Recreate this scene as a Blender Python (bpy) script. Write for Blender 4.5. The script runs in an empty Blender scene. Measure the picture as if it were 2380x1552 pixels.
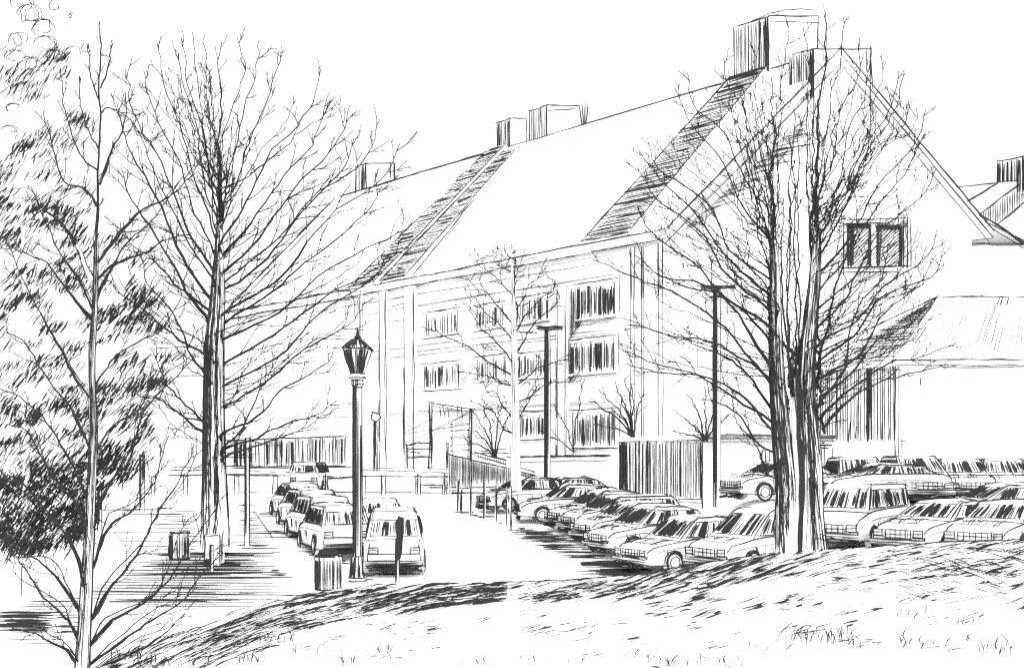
import bpy, math, random
from mathutils import Vector as V, Matrix

# ------------------------------------------------------------------ camera, world, sun, exposure
scene = bpy.context.scene
F, CX, HY, EYE = 2300.0, 1190.0, 1085.0, 3.2      # focal length, centre column, horizon row (of a 2380 wide frame), eye height
cam_d = bpy.data.cameras.new('camera'); cam = bpy.data.objects.new('camera', cam_d)
scene.collection.objects.link(cam); scene.camera = cam
cam.location = (0, 0, EYE); cam.rotation_euler = (math.radians(90), 0, 0)
cam_d.sensor_width = 36; cam_d.lens = 36 * F / 2380
cam_d.shift_y = (HY - 776) / 2380.0
cam_d.clip_start = 0.1; cam_d.clip_end = 2000

world = bpy.data.worlds.new('World'); scene.world = world; world.use_nodes = True
nt = world.node_tree; bg = nt.nodes['Background']
sky = nt.nodes.new('ShaderNodeTexSky'); sky.sky_type = 'NISHITA'; sky.sun_disc = False
SUN_EL, SUN_AZ = math.radians(55), math.radians(150)
sky.sun_elevation = SUN_EL; sky.sun_rotation = SUN_AZ; sky.air_density = 1; sky.dust_density = 4
hs = nt.nodes.new('ShaderNodeHueSaturation'); hs.inputs['Saturation'].default_value = 0.0   # colourless overcast
nt.links.new(sky.outputs[0], hs.inputs['Color']); mx = nt.nodes.new('ShaderNodeMixRGB'); mx.blend_type = 'LIGHTEN'; mx.inputs[0].default_value = 1; mx.inputs[2].default_value = (6, 6, 6, 1)   # even cloud cover, never darker than this
nt.links.new(hs.outputs[0], mx.inputs[1]); nt.links.new(mx.outputs[0], bg.inputs['Color'])
bg.inputs['Strength'].default_value = 0.15
sun_d = bpy.data.lights.new('sun', 'SUN'); sun_d.energy = 1.3; sun_d.angle = math.radians(40); sun_d.color = (1, .99, .98)
sun = bpy.data.objects.new('sun', sun_d); scene.collection.objects.link(sun)
sun.rotation_euler = (math.radians(50), 0, math.radians(-25))
scene.view_settings.view_transform = 'Standard'; scene.view_settings.look = 'None'
scene.view_settings.exposure = 0.6; scene.view_settings.gamma = 1.0
scene.cycles.use_denoising = False
scene.cycles.max_bounces = 6; scene.cycles.diffuse_bounces = 4
scene.cycles.pixel_filter_type = 'BLACKMAN_HARRIS'; scene.cycles.filter_width = 1.3

# ------------------------------------------------------------------ materials
def material(name, col, rough=.9, col2=None, scale=8.0, lo=.45, hi=.6):
    m = bpy.data.materials.new(name); m.use_nodes = True
    n = m.node_tree; b = n.nodes['Principled BSDF']
    b.inputs['Base Color'].default_value = (*col, 1); b.inputs['Roughness'].default_value = rough
    b.inputs['Specular IOR Level'].default_value = 0.0
    if col2:
        tc = n.nodes.new('ShaderNodeTexCoord'); no = n.nodes.new('ShaderNodeTexNoise'); r = n.nodes.new('ShaderNodeValToRGB')
        no.inputs['Scale'].default_value = scale; no.inputs['Detail'].default_value = 5
        r.color_ramp.elements[0].position = lo; r.color_ramp.elements[1].position = hi
        r.color_ramp.elements[0].color = (*col, 1); r.color_ramp.elements[1].color = (*col2, 1)
        n.links.new(tc.outputs['Object'], no.inputs['Vector']); n.links.new(no.outputs['Fac'], r.inputs['Fac'])
        n.links.new(r.outputs['Color'], b.inputs['Base Color'])
    return m
PAPER = material('white_plaster', (.84, .84, .84), col2=(.88, .88, .88), scale=2)
INK = material('black_line_paint', (.03, .03, .031), col2=(.065, .065, .067), scale=30, lo=.5, hi=.75)
GREY = material('grey_line_paint', (.10, .10, .10), col2=(.28, .28, .28), scale=14, lo=.45, hi=.7)
MATS = [PAPER, INK, GREY]

rng = random.Random(7)
def lerp(a, b, t): return a + (b - a) * t
def P(x, y, D): return V(((x - CX) / F * D, D, EYE - (y - HY) / F * D))
def sm(t): t = max(0, min(1, t)); return t * t * (3 - 2 * t)
ZC = [(-9, 0), (-7.5, 0), (-6.6, .11), (-5.4, .5), (-3.8, .89), (-2.8, 1.06), (0, 1.11), (2.27, 1.27), (3.5, 1.48), (4.8, 1.66), (7, 1.8), (9.3, 1.91), (14, 2.0)]
def zc(X):
    if X <= ZC[0][0]: return 0
    if X >= ZC[-1][0]: return ZC[-1][1]
    for (a, za), (b, zb) in zip(ZC, ZC[1:]):
        if a <= X <= b: return za + (zb - za) * (X - a) / (b - a)
def H(X, Y):
    lot = 1.84 * max(0, min(1, (Y - 30) / 22))
    b = lerp(lot, max(lot, .85 + 1.15 * sm((Y - 29) / 4.5)), sm((X - 6) / 3))
    return lerp(zc(X), b, sm((Y - 17.6) / 5.6))
def Gp(x, y, lift=0.0):
    kx = (x - CX) / F; kz = (y - HY) / F
    D = 5.0; hit = None
    while D < 140:
        if EYE - kz * D < H(kx * D, D): hit = D; break
        D += .35
    if hit is None: return P(x, y, 60)
    lo, hi = hit - .35, hit
    for _ in range(9):
        mid = (lo + hi) / 2
        if EYE - kz * mid < H(kx * mid, mid): hi = mid
        else: lo = mid
    return V((kx * hi, hi, H(kx * hi, hi) + lift))

# ------------------------------------------------------------------ mesh collector
class MB:
    def __init__(s, dist=None): s.v = []; s.f = []; s.m = []; s.dist = dist
    def poly(s, pts, mat=0):
        n = len(s.v); s.v += [V(p) for p in pts]; s.f.append(tuple(range(n, n + len(pts)))); s.m.append(mat)
    def hexa(s, b, t, mat=0):      # two corresponding loops of points
        n = len(b); k = len(s.v); s.v += [V(p) for p in b] + [V(p) for p in t]
        s.f.append(tuple(range(k + n - 1, k - 1, -1))); s.m.append(mat)
        s.f.append(tuple(range(k + n, k + 2 * n))); s.m.append(mat)
        for i in range(n):
            j = (i + 1) % n; s.f.append((k + i, k + j, k + n + j, k + n + i)); s.m.append(mat)
    def box(s, x0, x1, y0, y1, z0, z1, mat=0):
        s.hexa([(x0, y0, z0), (x1, y0, z0), (x1, y1, z0), (x0, y1, z0)], [(x0, y0, z1), (x1, y0, z1), (x1, y1, z1), (x0, y1, z1)], mat)
    def tube(s, pts, rad, mat=1, sides=4):
        pts = [V(p) for p in pts]; n = len(pts)
        if n < 2: return
        k = len(s.v); up0 = V((.13, .98, .1))
        for i, p in enumerate(pts):
            t = (pts[min(i + 1, n - 1)] - pts[max(i - 1, 0)])
            if t.length < 1e-9: t = V((0, 0, 1))
            t.normalize(); up = up0 if abs(t.dot(up0)) < .9 else V((1, 0, .1))
            a = t.cross(up).normalized(); b = t.cross(a)
            r = rad[i] if isinstance(rad, (list, tuple)) else rad
            for j in range(sides):
                q = 2 * math.pi * (j + .5) / sides
                s.v.append(p + a * (math.cos(q) * r) + b * (math.sin(q) * r))
        for i in range(n - 1):
            for j in range(sides):
                j2 = (j + 1) % sides
                s.f.append((k + i * sides + j, k + i * sides + j2, k + (i + 1) * sides + j2, k + (i + 1) * sides + j)); s.m.append(mat)
        s.f.append(tuple(k + j for j in range(sides - 1, -1, -1))); s.m.append(mat)
        s.f.append(tuple(k + (n - 1) * sides + j for j in range(sides))); s.m.append(mat)
    def px(s, p): return (s.dist if s.dist else max(2.0, math.hypot(p[0], p[1]) * .97)) / F
    def ink(s, pts, w=3.2, wob=.8, taper=.55, mat=1, seg=None, over=0.0):
        pts = [V(p) for p in pts]
        if len(pts) == 2:
            L = (pts[1] - pts[0]).length; k = s.px(pts[0])
            if over:
                d = (pts[1] - pts[0]); o = over * k / max(L, 1e-6)
                pts = [pts[0] - d * o * rng.uniform(0, 1), pts[1] + d * o * rng.uniform(0, 1)]; L = (pts[1] - pts[0]).length
            n = seg or max(2, min(14, int(L / k / 28) + 2))
            pts = [pts[0].lerp(pts[1], i / n) for i in range(n + 1)]
        n = len(pts); out = []; rad = []; w = w * 1.1 + .2
        ox = oz = 0
        for i, p in enumerate(pts):
            k = s.px(p)
            ox = ox * .5 + rng.gauss(0, 1) * wob * .7; oz = oz * .5 + rng.gauss(0, 1) * wob * .7
            out.append(p + V((ox, ox * .3, oz)) * k)
            e = min(i, n - 1 - i); tt = taper if e == 0 else 1
            rad.append(max(.35, w * rng.uniform(.68, 1.2) * tt / 2) * k)
        s.tube(out, rad, mat, 4)
    def line(s, pts, w=3.2, wob=.8, closed=False, over=4, mat=1, double=.0):
        pts = [V(p) for p in pts]
        if closed: pts = pts + [pts[0]]
        for a, b in zip(pts, pts[1:]):
            s.ink([a, b], w, wob, over=over, mat=mat)
            if rng.random() < double: s.ink([a, b], w * .55, wob * 2.2, over=over * 2, mat=mat)
    def curve(s, pts, w=3.2, wob=.5, n=6, mat=1, taper=.5): s.ink(smooth(pts, n), w, wob, taper, mat)
    def hatch(s, a, b, c, d, n, w=3, jit=.35, v0=(0, .05), v1=(.92, 1), thick=.15, skip=.0, mat=1, tone=None):
        a, b, c, d = map(V, (a, b, c, d))
        nor = (b - a).cross(d - a)
        if nor.length > 0: nor.normalize()
        if s.dist is None and nor.dot(V((0, 0, EYE)) - a) < 0: nor = -nor
        for i in range(n):
            if rng.random() < skip: continue
            u = (i + .5 + rng.uniform(-jit, jit)) / n; u2 = min(1, max(0, u + rng.uniform(-.3, .3) / n))
            p = a.lerp(b, u); q = d.lerp(c, u2)
            s0, s1 = rng.uniform(*v0), rng.uniform(*v1)
            ww = w * (tone(u) if tone else 1) * (rng.uniform(1.8, 2.8) if rng.random() < thick else rng.uniform(.7, 1.2))
            o = nor * s.px(p) * .6
            s.ink([p.lerp(q, s0) + o, p.lerp(q, s1) + o], ww, .5, .7)
    def build(s, name, parent=None, origin=None, kind=None):
        me = bpy.data.meshes.new(name)
        o0 = V(origin) if origin is not None else (ORG.get(parent.name, V((0, 0, 0))) if parent is not None else V((0, 0, 0)))
        me.from_pydata([tuple(p - o0) for p in s.v], [], s.f)
        used = sorted(set(s.m)); mp = {u: i for i, u in enumerate(used)}
        for u in used: me.materials.append(MATS[u])
        me.polygons.foreach_set('material_index', [mp[u] for u in s.m]); me.update()
        ob = bpy.data.objects.new(name, me); scene.collection.objects.link(ob)
        if parent is not None: ob.parent = parent
        elif origin is not None: ob.location = o0
        if kind: ob['kind'] = kind
        ORG[ob.name] = o0
        return ob
def smooth(pts, n=6):
    pts = [V(p) for p in pts]; out = []
    e = [pts[0] * 2 - pts[1]] + pts + [pts[-1] * 2 - pts[-2]]
    for i in range(1, len(e) - 2):
        p0, p1, p2, p3 = e[i - 1:i + 3]
        for k in range(n):
            t = k / n
            out.append(.5 * ((2 * p1) + (p2 - p0) * t + (2 * p0 - 5 * p1 + 4 * p2 - p3) * t * t + (3 * p1 - p0 - 3 * p2 + p3) * t ** 3))
    out.append(pts[-1]); return out
ORG = {}
def thing(name, label, cat, loc, rz=0, group=None, local=False):
    o = bpy.data.objects.new(name, None); scene.collection.objects.link(o); o.location = loc; o.rotation_euler.z = rz
    o['label'] = label; o['category'] = cat
    if group: o['group'] = group
    ORG[o.name] = V((0, 0, 0)) if local else V(loc)
    o.empty_display_size = .1
    return o
def tag(o, label, cat, group=None):
    o['label'] = label; o['category'] = cat
    if group: o['group'] = group
    return o

# ================================================================== GROUND
def ground():
    xs = [-400, -200, -120, -80, -60, -50, -40, -32] + [-26 + .5 * i for i in range(105)] + [28, 32, 40, 50, 60, 80, 120, 200, 400]
    ys = [-30, -10, 0, 4] + [5 + .35 * i for i in range(60)] + [26.2 + .8 * i for i in range(40)] + [60, 70, 90, 120, 200, 400]
    vs = [(x, y, H(x, y)) for y in ys for x in xs]; n = len(xs)
    fs = [(j * n + i, j * n + i + 1, (j + 1) * n + i + 1, (j + 1) * n + i) for j in range(len(ys) - 1) for i in range(n - 1)]
    me = bpy.data.meshes.new('ground'); me.from_pydata(vs, [], fs)
    for p in me.polygons: p.use_smooth = True
    me.materials.append(PAPER); o = bpy.data.objects.new('ground', me); scene.collection.objects.link(o); o['kind'] = 'structure'
ground()

def gstroke(m, x0, y0, x1, y1, w=3, lift=.012, bow=0, n=4, mat=1, wob=.35, taper=.5):
    pts = []
    for i in range(n + 1):
        t = i / n; x = lerp(x0, x1, t); y = lerp(y0, y1, t) - bow * math.sin(math.pi * t)
        p = Gp(x, y, lift); pts.append(p)
    for a, b in zip(pts, pts[1:]):          # do not bridge over the crest
        if (a - b).length > 2.5 and abs(y1 - y0) > 12: return
    m.ink(pts, w, wob, taper, mat)

def interp(tab, x):
    if x <= tab[0][0]: return tab[0][1]
    for (a, va), (b, vb) in zip(tab, tab[1:]):
        if x <= b: return va + (vb - va) * (x - a) / (b - a)
    return tab[-1][1]
CREST = [(250, 1500), (350, 1480), (500, 1430), (600, 1402), (700, 1380), (830, 1360), (1190, 1352), (1350, 1345), (1480, 1333), (1640, 1307), (1800, 1281), (2000, 1266), (2380, 1251)]
def crest_edges():
    m = MB()
    return m
def grass():
    m = MB()
    def field(n, x0, x1, off0, off1, slope, L, w, bow=3, spread=.12, clump=0, heavy=.1):
        k = 0
        while k < n:
            cx = rng.uniform(x0, x1); cy = interp(CREST, cx) + lerp(off0, off1, rng.random() ** 1.3)
            for j in range(clump + 1):
                x = cx + rng.gauss(0, 18) * (clump > 0); y = cy + rng.gauss(0, 7) * (clump > 0)
                if y < interp(CREST, x) + 2: y = interp(CREST, x) + 2 + rng.random() * 4
                l = L * rng.uniform(.45, 1.4); s = slope + rng.gauss(0, spread)
                ww = w * (rng.uniform(1.7, 2.6) if rng.random() < heavy else rng.uniform(.6, 1.15))
                gstroke(m, x - l / 2, y - s * l / 2, x + l / 2, y + s * l / 2, ww, lift=.02, bow=rng.uniform(-.3, 1) * bow, n=3)
                k += 1
    # heavy combed band left of centre
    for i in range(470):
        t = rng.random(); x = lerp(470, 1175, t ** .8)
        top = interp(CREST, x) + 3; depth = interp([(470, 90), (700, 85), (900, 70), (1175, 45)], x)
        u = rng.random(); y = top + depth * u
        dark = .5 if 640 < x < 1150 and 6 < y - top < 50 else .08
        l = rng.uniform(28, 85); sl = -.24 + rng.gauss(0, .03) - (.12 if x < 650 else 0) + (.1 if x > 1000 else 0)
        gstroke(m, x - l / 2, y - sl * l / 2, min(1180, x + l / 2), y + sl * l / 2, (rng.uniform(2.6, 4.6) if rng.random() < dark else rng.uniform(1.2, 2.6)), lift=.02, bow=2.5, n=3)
    for i in range(190):         # lower left arc down to the sapling
        t = rng.random(); x = lerp(240, 640, t); y = lerp(1552, 1440, t) + rng.uniform(-28, 70)
        if y < interp(CREST, x) + 2: continue
        l = rng.uniform(30, 80); sl = lerp(-.55, -.3, t)
        gstroke(m, x - l / 2, y - sl * l / 2, x + l / 2, y + sl * l / 2, rng.uniform(1.3, 3), lift=.02, bow=4, n=3)
    # slanted band rising to the double trunk
    for i in range(330):
        x = rng.uniform(1440, 1930); y = interp(CREST, x) + 2 + 62 * rng.random() ** 1.7
        l = rng.uniform(18, 62); sl = -.33 + rng.gauss(0, .06)
        gstroke(m, x - l / 2, y - sl * l / 2, x + l / 2, y + sl * l / 2, rng.uniform(3.0, 4.6) if rng.random() < .15 else rng.uniform(1.2, 2.6), lift=.02, bow=1, n=3)
    field(210, 1930, 2385, 2, 95, -.17, 46, 2.1, 3, .09, 0, .07)
    field(60, 2080, 2385, 30, 130, .3, 50, 1.8, 2, .1, 0, .02)
    field(110, 1200, 1460, 3, 50, -.2, 50, 2.2, 2, .08, 2, .08)
    field(130, 1215, 1800, 45, 130, -.27, 34, 2.0, 1, .08, 4, .07)
    field(90, 1800, 2380, 90, 190, -.22, 34, 1.9, 1, .1, 3, .08)
    field(150, 1215, 2380, 60, 250, -.22, 30, 1.7, 1, .12, 4, .05)
    field(70, 700, 1180, 70, 190, -.2, 30, 1.6, 1, .12, 4, .04)
    for i in range(60):          # broad crest line in overlapping strokes
        t = i / 60; x = lerp(1190, 2385, t) + rng.uniform(-10, 10); l = rng.uniform(40, 80)
        y = interp(CREST, x) + 3
        y2 = interp(CREST, x + l) + 3
        gstroke(m, x, y, x + l, y2, rng.uniform(1.6, 3.4), lift=.02, bow=0, n=2)
    m.build('combed_grass', kind=None) if False else None
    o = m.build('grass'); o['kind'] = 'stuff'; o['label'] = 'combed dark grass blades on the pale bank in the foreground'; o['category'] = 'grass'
    m = MB()                     # upright tufts near the frame's foot
    def tuft(x, y, n, hgt, wd):
        for j in range(n):
            b = Gp(x + rng.gauss(0, wd), min(1560, y + rng.gauss(0, 5)), 0)
            hh = hgt * rng.uniform(.5, 1.2) * m.px(b); ln = rng.uniform(-.7, .9) * hh
            m.ink([b, b + V((ln * .35, 0, hh * .6)), b + V((ln, .0, hh))], rng.uniform(1.3, 2.8), .3, .5)
    for (x, y, n, h, wd) in [(1790, 1505, 10, 18, 20), (1870, 1490, 24, 34, 34), (1945, 1495, 22, 34, 22), (2010, 1500, 8, 20, 20), (2130, 1500, 18, 26, 34), (2330, 1515, 16, 26, 34), (2260, 1490, 6, 18, 20),
                             (1640, 1540, 16, 22, 34), (1500, 1530, 16, 20, 26), (1560, 1545, 14, 26, 20), (1690, 1552, 12, 18, 30), (1240, 1535, 12, 16, 26), (1330, 1545, 8, 16, 26), (900, 1515, 16, 16, 26), (800, 1540, 10, 20, 20),
                             (1110, 1545, 12, 16, 26), (640, 1490, 14, 20, 30), (700, 1510, 8, 18, 18), (560, 1540, 16, 22, 30), (430, 1550, 16, 22, 30), (330, 1545, 14, 30, 30), (300, 1530, 14, 26, 20), (2120, 1430, 8, 16, 20), (2250, 1440, 6, 14, 20)]:
        tuft(x, y, n, h, wd)
    o = m.build('grass_tufts'); o['kind'] = 'stuff'; o['label'] = 'sparse upright grass tufts scattered low on the bank'; o['category'] = 'grass'
grass()

def paving():
    m = MB()
    def rows(x0, x1, y0, y1, n, w=2.4, left=None, right=None, heavy=.1, pieces=(1, 2), skew=0):
        for i in range(n):
            y = lerp(y0, y1, (i + .5) / n) + rng.uniform(-1.5, 1.5)
            a = left(y) if left else x0; b = right(y) if right else x1
            for k in range(rng.randint(*pieces)):
                p = lerp(a, b, rng.uniform(0, .45)); q = lerp(a, b, rng.uniform(.62, 1))
                gstroke(m, p, y, q, y + skew + rng.uniform(-1, 1), w * (rng.uniform(1.5, 2.2) if rng.random() < heavy else rng.uniform(.55, 1.1)), bow=rng.uniform(-1, 1), n=4)
    curb = lambda y: interp([(1180, 560), (1345, 690)], y)
    rows(0, 0, 1285, 1345, 19, 2.6, lambda y: interp([(1285, 330), (1345, 235)], y), curb, .2, (2, 3))  # tree shade hatched across the pavement
    rows(0, 0, 1345, 1400, 10, 2.0, lambda y: 200, lambda y: curb(1345) - 40, .05)
    rows(0, 0, 1170, 1285, 26, 2.1, lambda y: 535, lambda y: interp([(1170, 600), (1285, 655)], y), .1)  # shade of the left car row, hatched on
    rows(0, 0, 1185, 1285, 16, 2.3, lambda y: 350, lambda y: 470, .1)
    rows(0, 0, 1180, 1285, 10, 1.3, lambda y: 215, lambda y: 470, 0)
    rows(-20, 135, 1422, 1468, 17, 2.8, heavy=.25, pieces=(2, 3)); rows(100, 200, 1420, 1470, 8, 2.4)
    rows(0, 190, 1395, 1425, 5, 1.6); rows(0, 160, 1465, 1500, 4, 1.4); rows(240, 640, 1392, 1412, 4, 1.8)
    for k in range(5): gstroke(m, 200, 1352 + k * 7, 650 + 8 * k, 1356 + k * 7, 1.6, n=6)
    for (x0, y0, x1, y1, w) in [(556, 1178, 690, 1345, 2.0), (566, 1178, 702, 1342, 1.4), (585, 1180, 640, 1255, 1.2), (640, 1172, 752, 1300, 1.2), (625, 1175, 740, 1305, 1.0), (215, 1330, 480, 1180, 1.6), (300, 1290, 500, 1165, 1.3),
                               (1170, 1352, 1200, 1352, 2), (0, 1340, 470, 1200, 1.1), (190, 1375, 500, 1378, 2), (560, 1240, 660, 1240, 2.4), (150, 1390, 560, 1396, 1.6),
                               (560, 1378, 760, 1388, 1.6), (620, 1392, 720, 1402, 1.5), (700, 1382, 840, 1372, 1.8), (820, 1366, 1190, 1350, 2.4)]:
        for q in range(2): gstroke(m, x0 + rng.uniform(-3, 3), y0, x1 + rng.uniform(-3, 3), y1, w * rng.uniform(.7, 1), n=7)
    # shade drawn in strokes below the parked cars, left row
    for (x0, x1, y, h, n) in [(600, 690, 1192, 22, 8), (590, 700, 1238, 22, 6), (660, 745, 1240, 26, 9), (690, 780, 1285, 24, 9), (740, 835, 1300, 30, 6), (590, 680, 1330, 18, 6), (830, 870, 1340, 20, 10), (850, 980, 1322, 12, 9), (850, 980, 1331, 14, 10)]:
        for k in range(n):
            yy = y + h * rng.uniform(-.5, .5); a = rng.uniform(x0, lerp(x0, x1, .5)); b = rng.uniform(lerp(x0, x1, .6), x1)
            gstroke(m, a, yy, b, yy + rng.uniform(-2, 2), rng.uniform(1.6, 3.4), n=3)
    # car shade scribbled on the ground before the right-hand row
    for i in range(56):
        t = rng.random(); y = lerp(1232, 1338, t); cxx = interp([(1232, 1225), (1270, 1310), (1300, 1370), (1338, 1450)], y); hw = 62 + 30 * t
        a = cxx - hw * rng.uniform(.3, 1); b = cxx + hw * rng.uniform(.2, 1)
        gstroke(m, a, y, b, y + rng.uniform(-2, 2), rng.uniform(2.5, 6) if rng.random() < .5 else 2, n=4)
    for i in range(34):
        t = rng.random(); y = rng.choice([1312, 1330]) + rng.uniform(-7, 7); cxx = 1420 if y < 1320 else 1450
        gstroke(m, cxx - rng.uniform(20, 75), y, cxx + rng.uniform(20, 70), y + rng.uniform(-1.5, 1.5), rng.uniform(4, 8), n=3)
    for y in (1145, 1147): gstroke(m, 150, y + 40, 470, y + 36, 1.4, n=5)
    o = m.build('pavement_lines_and_shade'); o['kind'] = 'structure'  # curb and stall lines, plus tree and car shade in strokes
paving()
# ================================================================== BUILDINGS
DX = -1.096                       # the long side runs back and to the left: X changes by DX per metre of Y
def tpx(X0, Y0, x): u = (x - CX) / F; return (X0 - Y0 * u) / (-DX + u)
def pz(y, D): return EYE - (y - HY) / F * D
def skew(X, Y, wx, t, z0, z1):
    c = [(X, Y), (X + wx, Y), (X + wx + DX * t, Y + t), (X + DX * t, Y + t)]
    return [V((a, b, z0)) for a, b in c], [V((a, b, z1)) for a, b in c]
def skewbox(m, X, Y, wx, t, z0, z1, nh=0, w=3, ow=3.2, front=True, hv0=(0, .05), hv1=(.9, 1.0), thick=.2, tone=None, cap=0, mat=0):
    b, tp = skew(X, Y, wx, t, z0, z1); m.hexa(b, tp, mat)
    m.line([tp[3], tp[0]], ow, 1, over=8); m.line([tp[0], tp[1]], ow, 1, over=6)
    m.line([b[0], tp[0]], ow * 1.1, .7); m.line([b[3], tp[3]], ow, .7)
    m.line([b[1], tp[1]], ow, .7); m.line([b[2], tp[2]], ow * .8, .7); m.line([tp[1], tp[2]], ow * .8); m.line([tp[2], tp[3]], ow * .8)
    if nh: m.hatch(b[3], b[0], tp[0], tp[3], nh, w, .3, hv0, hv1, thick, tone=tone)
    return b, tp
XA, YA, XR, XB, ZE, ZR, TEND = 6.85, 45.0, 14.45, 20.9, 13.86, 21.65, 24.2
def eave(t, dz=0, dx=0): return V((XA + DX * t + dx, YA + t, ZE + dz))
def ridge(t, dz=0): return V((XR + DX * t, YA + t, ZR + dz))
def fac(x, z, off=0):
    t = tpx(XA, YA, x); n = V((-1, DX, 0)).normalized()
    return V((XA + DX * t, YA + t, z)) + n * off
def fy(x, y):                     # z on the facade at a picture row
    t = tpx(XA, YA, x); return pz(y, YA + t)
def facbox(m, x0, x1, z0, z1, o0, o1, mat=0):
    a = [fac(x0, z0, o0), fac(x1, z0, o0), fac(x1, z0, o1), fac(x0, z0, o1)]
    m.hexa(a, [p + V((0, 0, z1 - z0)) for p in a], mat)

bA = thing('steep_roofed_building', 'long three storey white building with steep roof and large chimneys behind the car park', 'building', (XR, YA + 6, 2))
def mainbuilding():
    m = MB()
    f = [V((XA, YA, 1.5)), V((XB, YA, 1.5)), V((XB, YA, ZE)), V((XR, YA, ZR)), V((XA, YA, ZE))]
    d = V((DX * TEND, TEND, 0)); m.hexa(f, [p + d for p in f])
    # pale construction lines left on the wall: floor bands and joints
    for z, w in ((12.35, 1.5), (9.75, 1.1), (9.55, 1.0), (6.3, 1.3), (10.05, .9), (13.0, 1.2)):
        for k in range(2): m.ink([fac(rng.uniform(1335, 1440), z + rng.uniform(-.05, .05), .03), fac(rng.uniform(560, 960), z + rng.uniform(-.05, .05), .03)], w, 1, over=3, mat=2)
    m.line([fac(540, ZE - .35, .03), fac(850, ZE - .3, .03)], 1.6, .8); m.line([fac(600, 11.3, .03), fac(840, 11.3, .03)], 1.2, .8, mat=2)
    m.line([V((XA, YA - .02, 2)), V((XA, YA - .02, ZE))], 3, .8); m.line([V((XA + .12, YA - .02, 2)), V((XA + .12, YA - .02, ZE - 1))], 1.6, .8)
    for x in (1655, 1690): m.line([P(x, 1020, YA - .03), P(x, 560, YA - .03)], 1.2, .8, mat=2)
    for x in (1622,): m.line([P(x, 1020, YA - .03), P(x, 600, YA - .03)], 1.2, .8, mat=2)
    # pale shading strokes high on the gable wall beside the verge
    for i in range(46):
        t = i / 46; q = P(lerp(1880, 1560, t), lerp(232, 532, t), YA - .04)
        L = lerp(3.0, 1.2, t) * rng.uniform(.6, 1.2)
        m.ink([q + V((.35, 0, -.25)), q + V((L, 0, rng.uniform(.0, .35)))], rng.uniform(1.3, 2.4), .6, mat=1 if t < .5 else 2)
    m.build('wall', bA)
    # roof slabs
    m = MB(); n = V((-(ZR - ZE), 0, (XR - XA))).normalized(); th = .28
    def slab(e0, r0, e1, r1, th):
        up = V((0, 0, th)); m.hexa([e0, r0, r1, e1], [e0 + up, r0 + up, r1 + up, e1 + up])
    e = lambda t: eave(t, -.35, -.32)
    slab(e(-.35), ridge(-.35), e(TEND + .3), ridge(TEND + .3), th + .12)
    eb = lambda t: V((XB + .32 + DX * t, YA + t, ZE - .35))
    slab(eb(-.35), ridge(-.35, .002), eb(TEND + .3), ridge(TEND + .3, .002), th + .12)
    U = V((0, 0, th + .15))
    xs = [tpx(XA, YA, x) for x in (1500, 1375, 960, 830, 540)]
    m.line([ridge(TEND) + U, ridge(TEND * .45) + U, ridge(-.35) + U], 3.4, 1.1, over=6, double=1)
    m.line([ridge(22) + U - V((.4, 0, .4)), ridge(12) + U - V((.3, 0, .35))], 1.3, 1.4, mat=2)
    m.line([e(-.35) + U, e(7) + U, e(14) + U, e(TEND) + U], 3.0, 1.2, over=5, double=1)
    m.line([e(-.35), e(7), e(14), e(TEND)], 2.4, 1.2, over=5, double=.6)
    m.line([e(1.5) - V((0, 0, .3)), e(9) - V((0, 0, .3))], 1.3, 1.2, mat=2)
    m.line([e(TEND + .3) + U, ridge(TEND + .3) + U], 4.4, 1.2, over=6, double=1); m.line([e(TEND - .3) + U, ridge(TEND - .3) + U], 2.6, 1.6, over=6)
    for q, w in ((0, 3.4), (.42, 2.2)):
        m.line([e(-.36) + U * (1 - q * 1.4) + V((0, -.03, -q)), ridge(-.36) + U + V((0, -.03, -q * 1.6))], w, 1.1, over=5, double=.5)
    for q, w in ((0, 3.2), (.3, 2.4), (.75, 1.8)):
        m.line([eb(-.37) + U + V((0, -.03, -q)), ridge(-.37) + U + V((0, -.03, -q))], w, .9, over=7)
    m.line([eb(-.37), eb(2)], 2.5)
    m.line([ridge(9.5) + U - V((.2, 0, .3)), eave(7.5, 3, 2.6) + U], 1.2, .8, mat=2)
    m.line([ridge(6.2) + U - V((.2, 0, .3)), eave(5.8, 4.5, 3.9) + U], 1.0, .8, mat=2)
    roof = m.build('roof', bA)
    # raised strips up the roof, shade drawn on as dark strokes
    def strip(xe0, xe1, xr0, xr1, n, h=.22, label=None, v=1.0, base=0.0):
        m = MB(); te0, te1 = tpx(XA, YA, xe0), tpx(XA, YA, xe1); tr0, tr1 = tpx(XR, YA, xr0), tpx(XR, YA, xr1)
        b = [e(te0) + U, e(te1) + U, ridge(tr1) + U, ridge(tr0) + U]
        b[2] = b[1].lerp(b[2], v); b[3] = b[0].lerp(b[3], v)
        if base: b[0] = b[0].lerp(b[3], base); b[1] = b[1].lerp(b[2], base)
        o = n_ = V((-(ZR - ZE), 0, (XR - XA))).normalized()
        t = [p + o * h for p in b]; m.hexa([p + V((0, 0, .01)) for p in b], t)
        m.hatch(t[0], t[3], t[2], t[1], int(n * 1.15), 2.2, .3, (-.04, .05), (.85, 1.08), .05, tone=lambda u: 1.25 if u > .85 or u < .06 else .9)
        m.hatch(t[0], t[3], t[2], t[1], n // 6, 2.6, .4, (0, .3), (.5, 1.0), .3)
        m.line([t[1], t[2]], 3.8, 1.1, over=6, double=1); m.line([t[0], t[3]], 2.8, 1.1, over=6, double=.6); m.line([t[0], t[1]], 4.2, .9)
        m.build('roof_strip', roof)
    strip(1482, 1375, 1788, 1706, 80)
    strip(885, 830, 1180, 1140, 60)
    strip(960, 903, 1225, 1196, 56, v=.93)
    m = MB(); 
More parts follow.
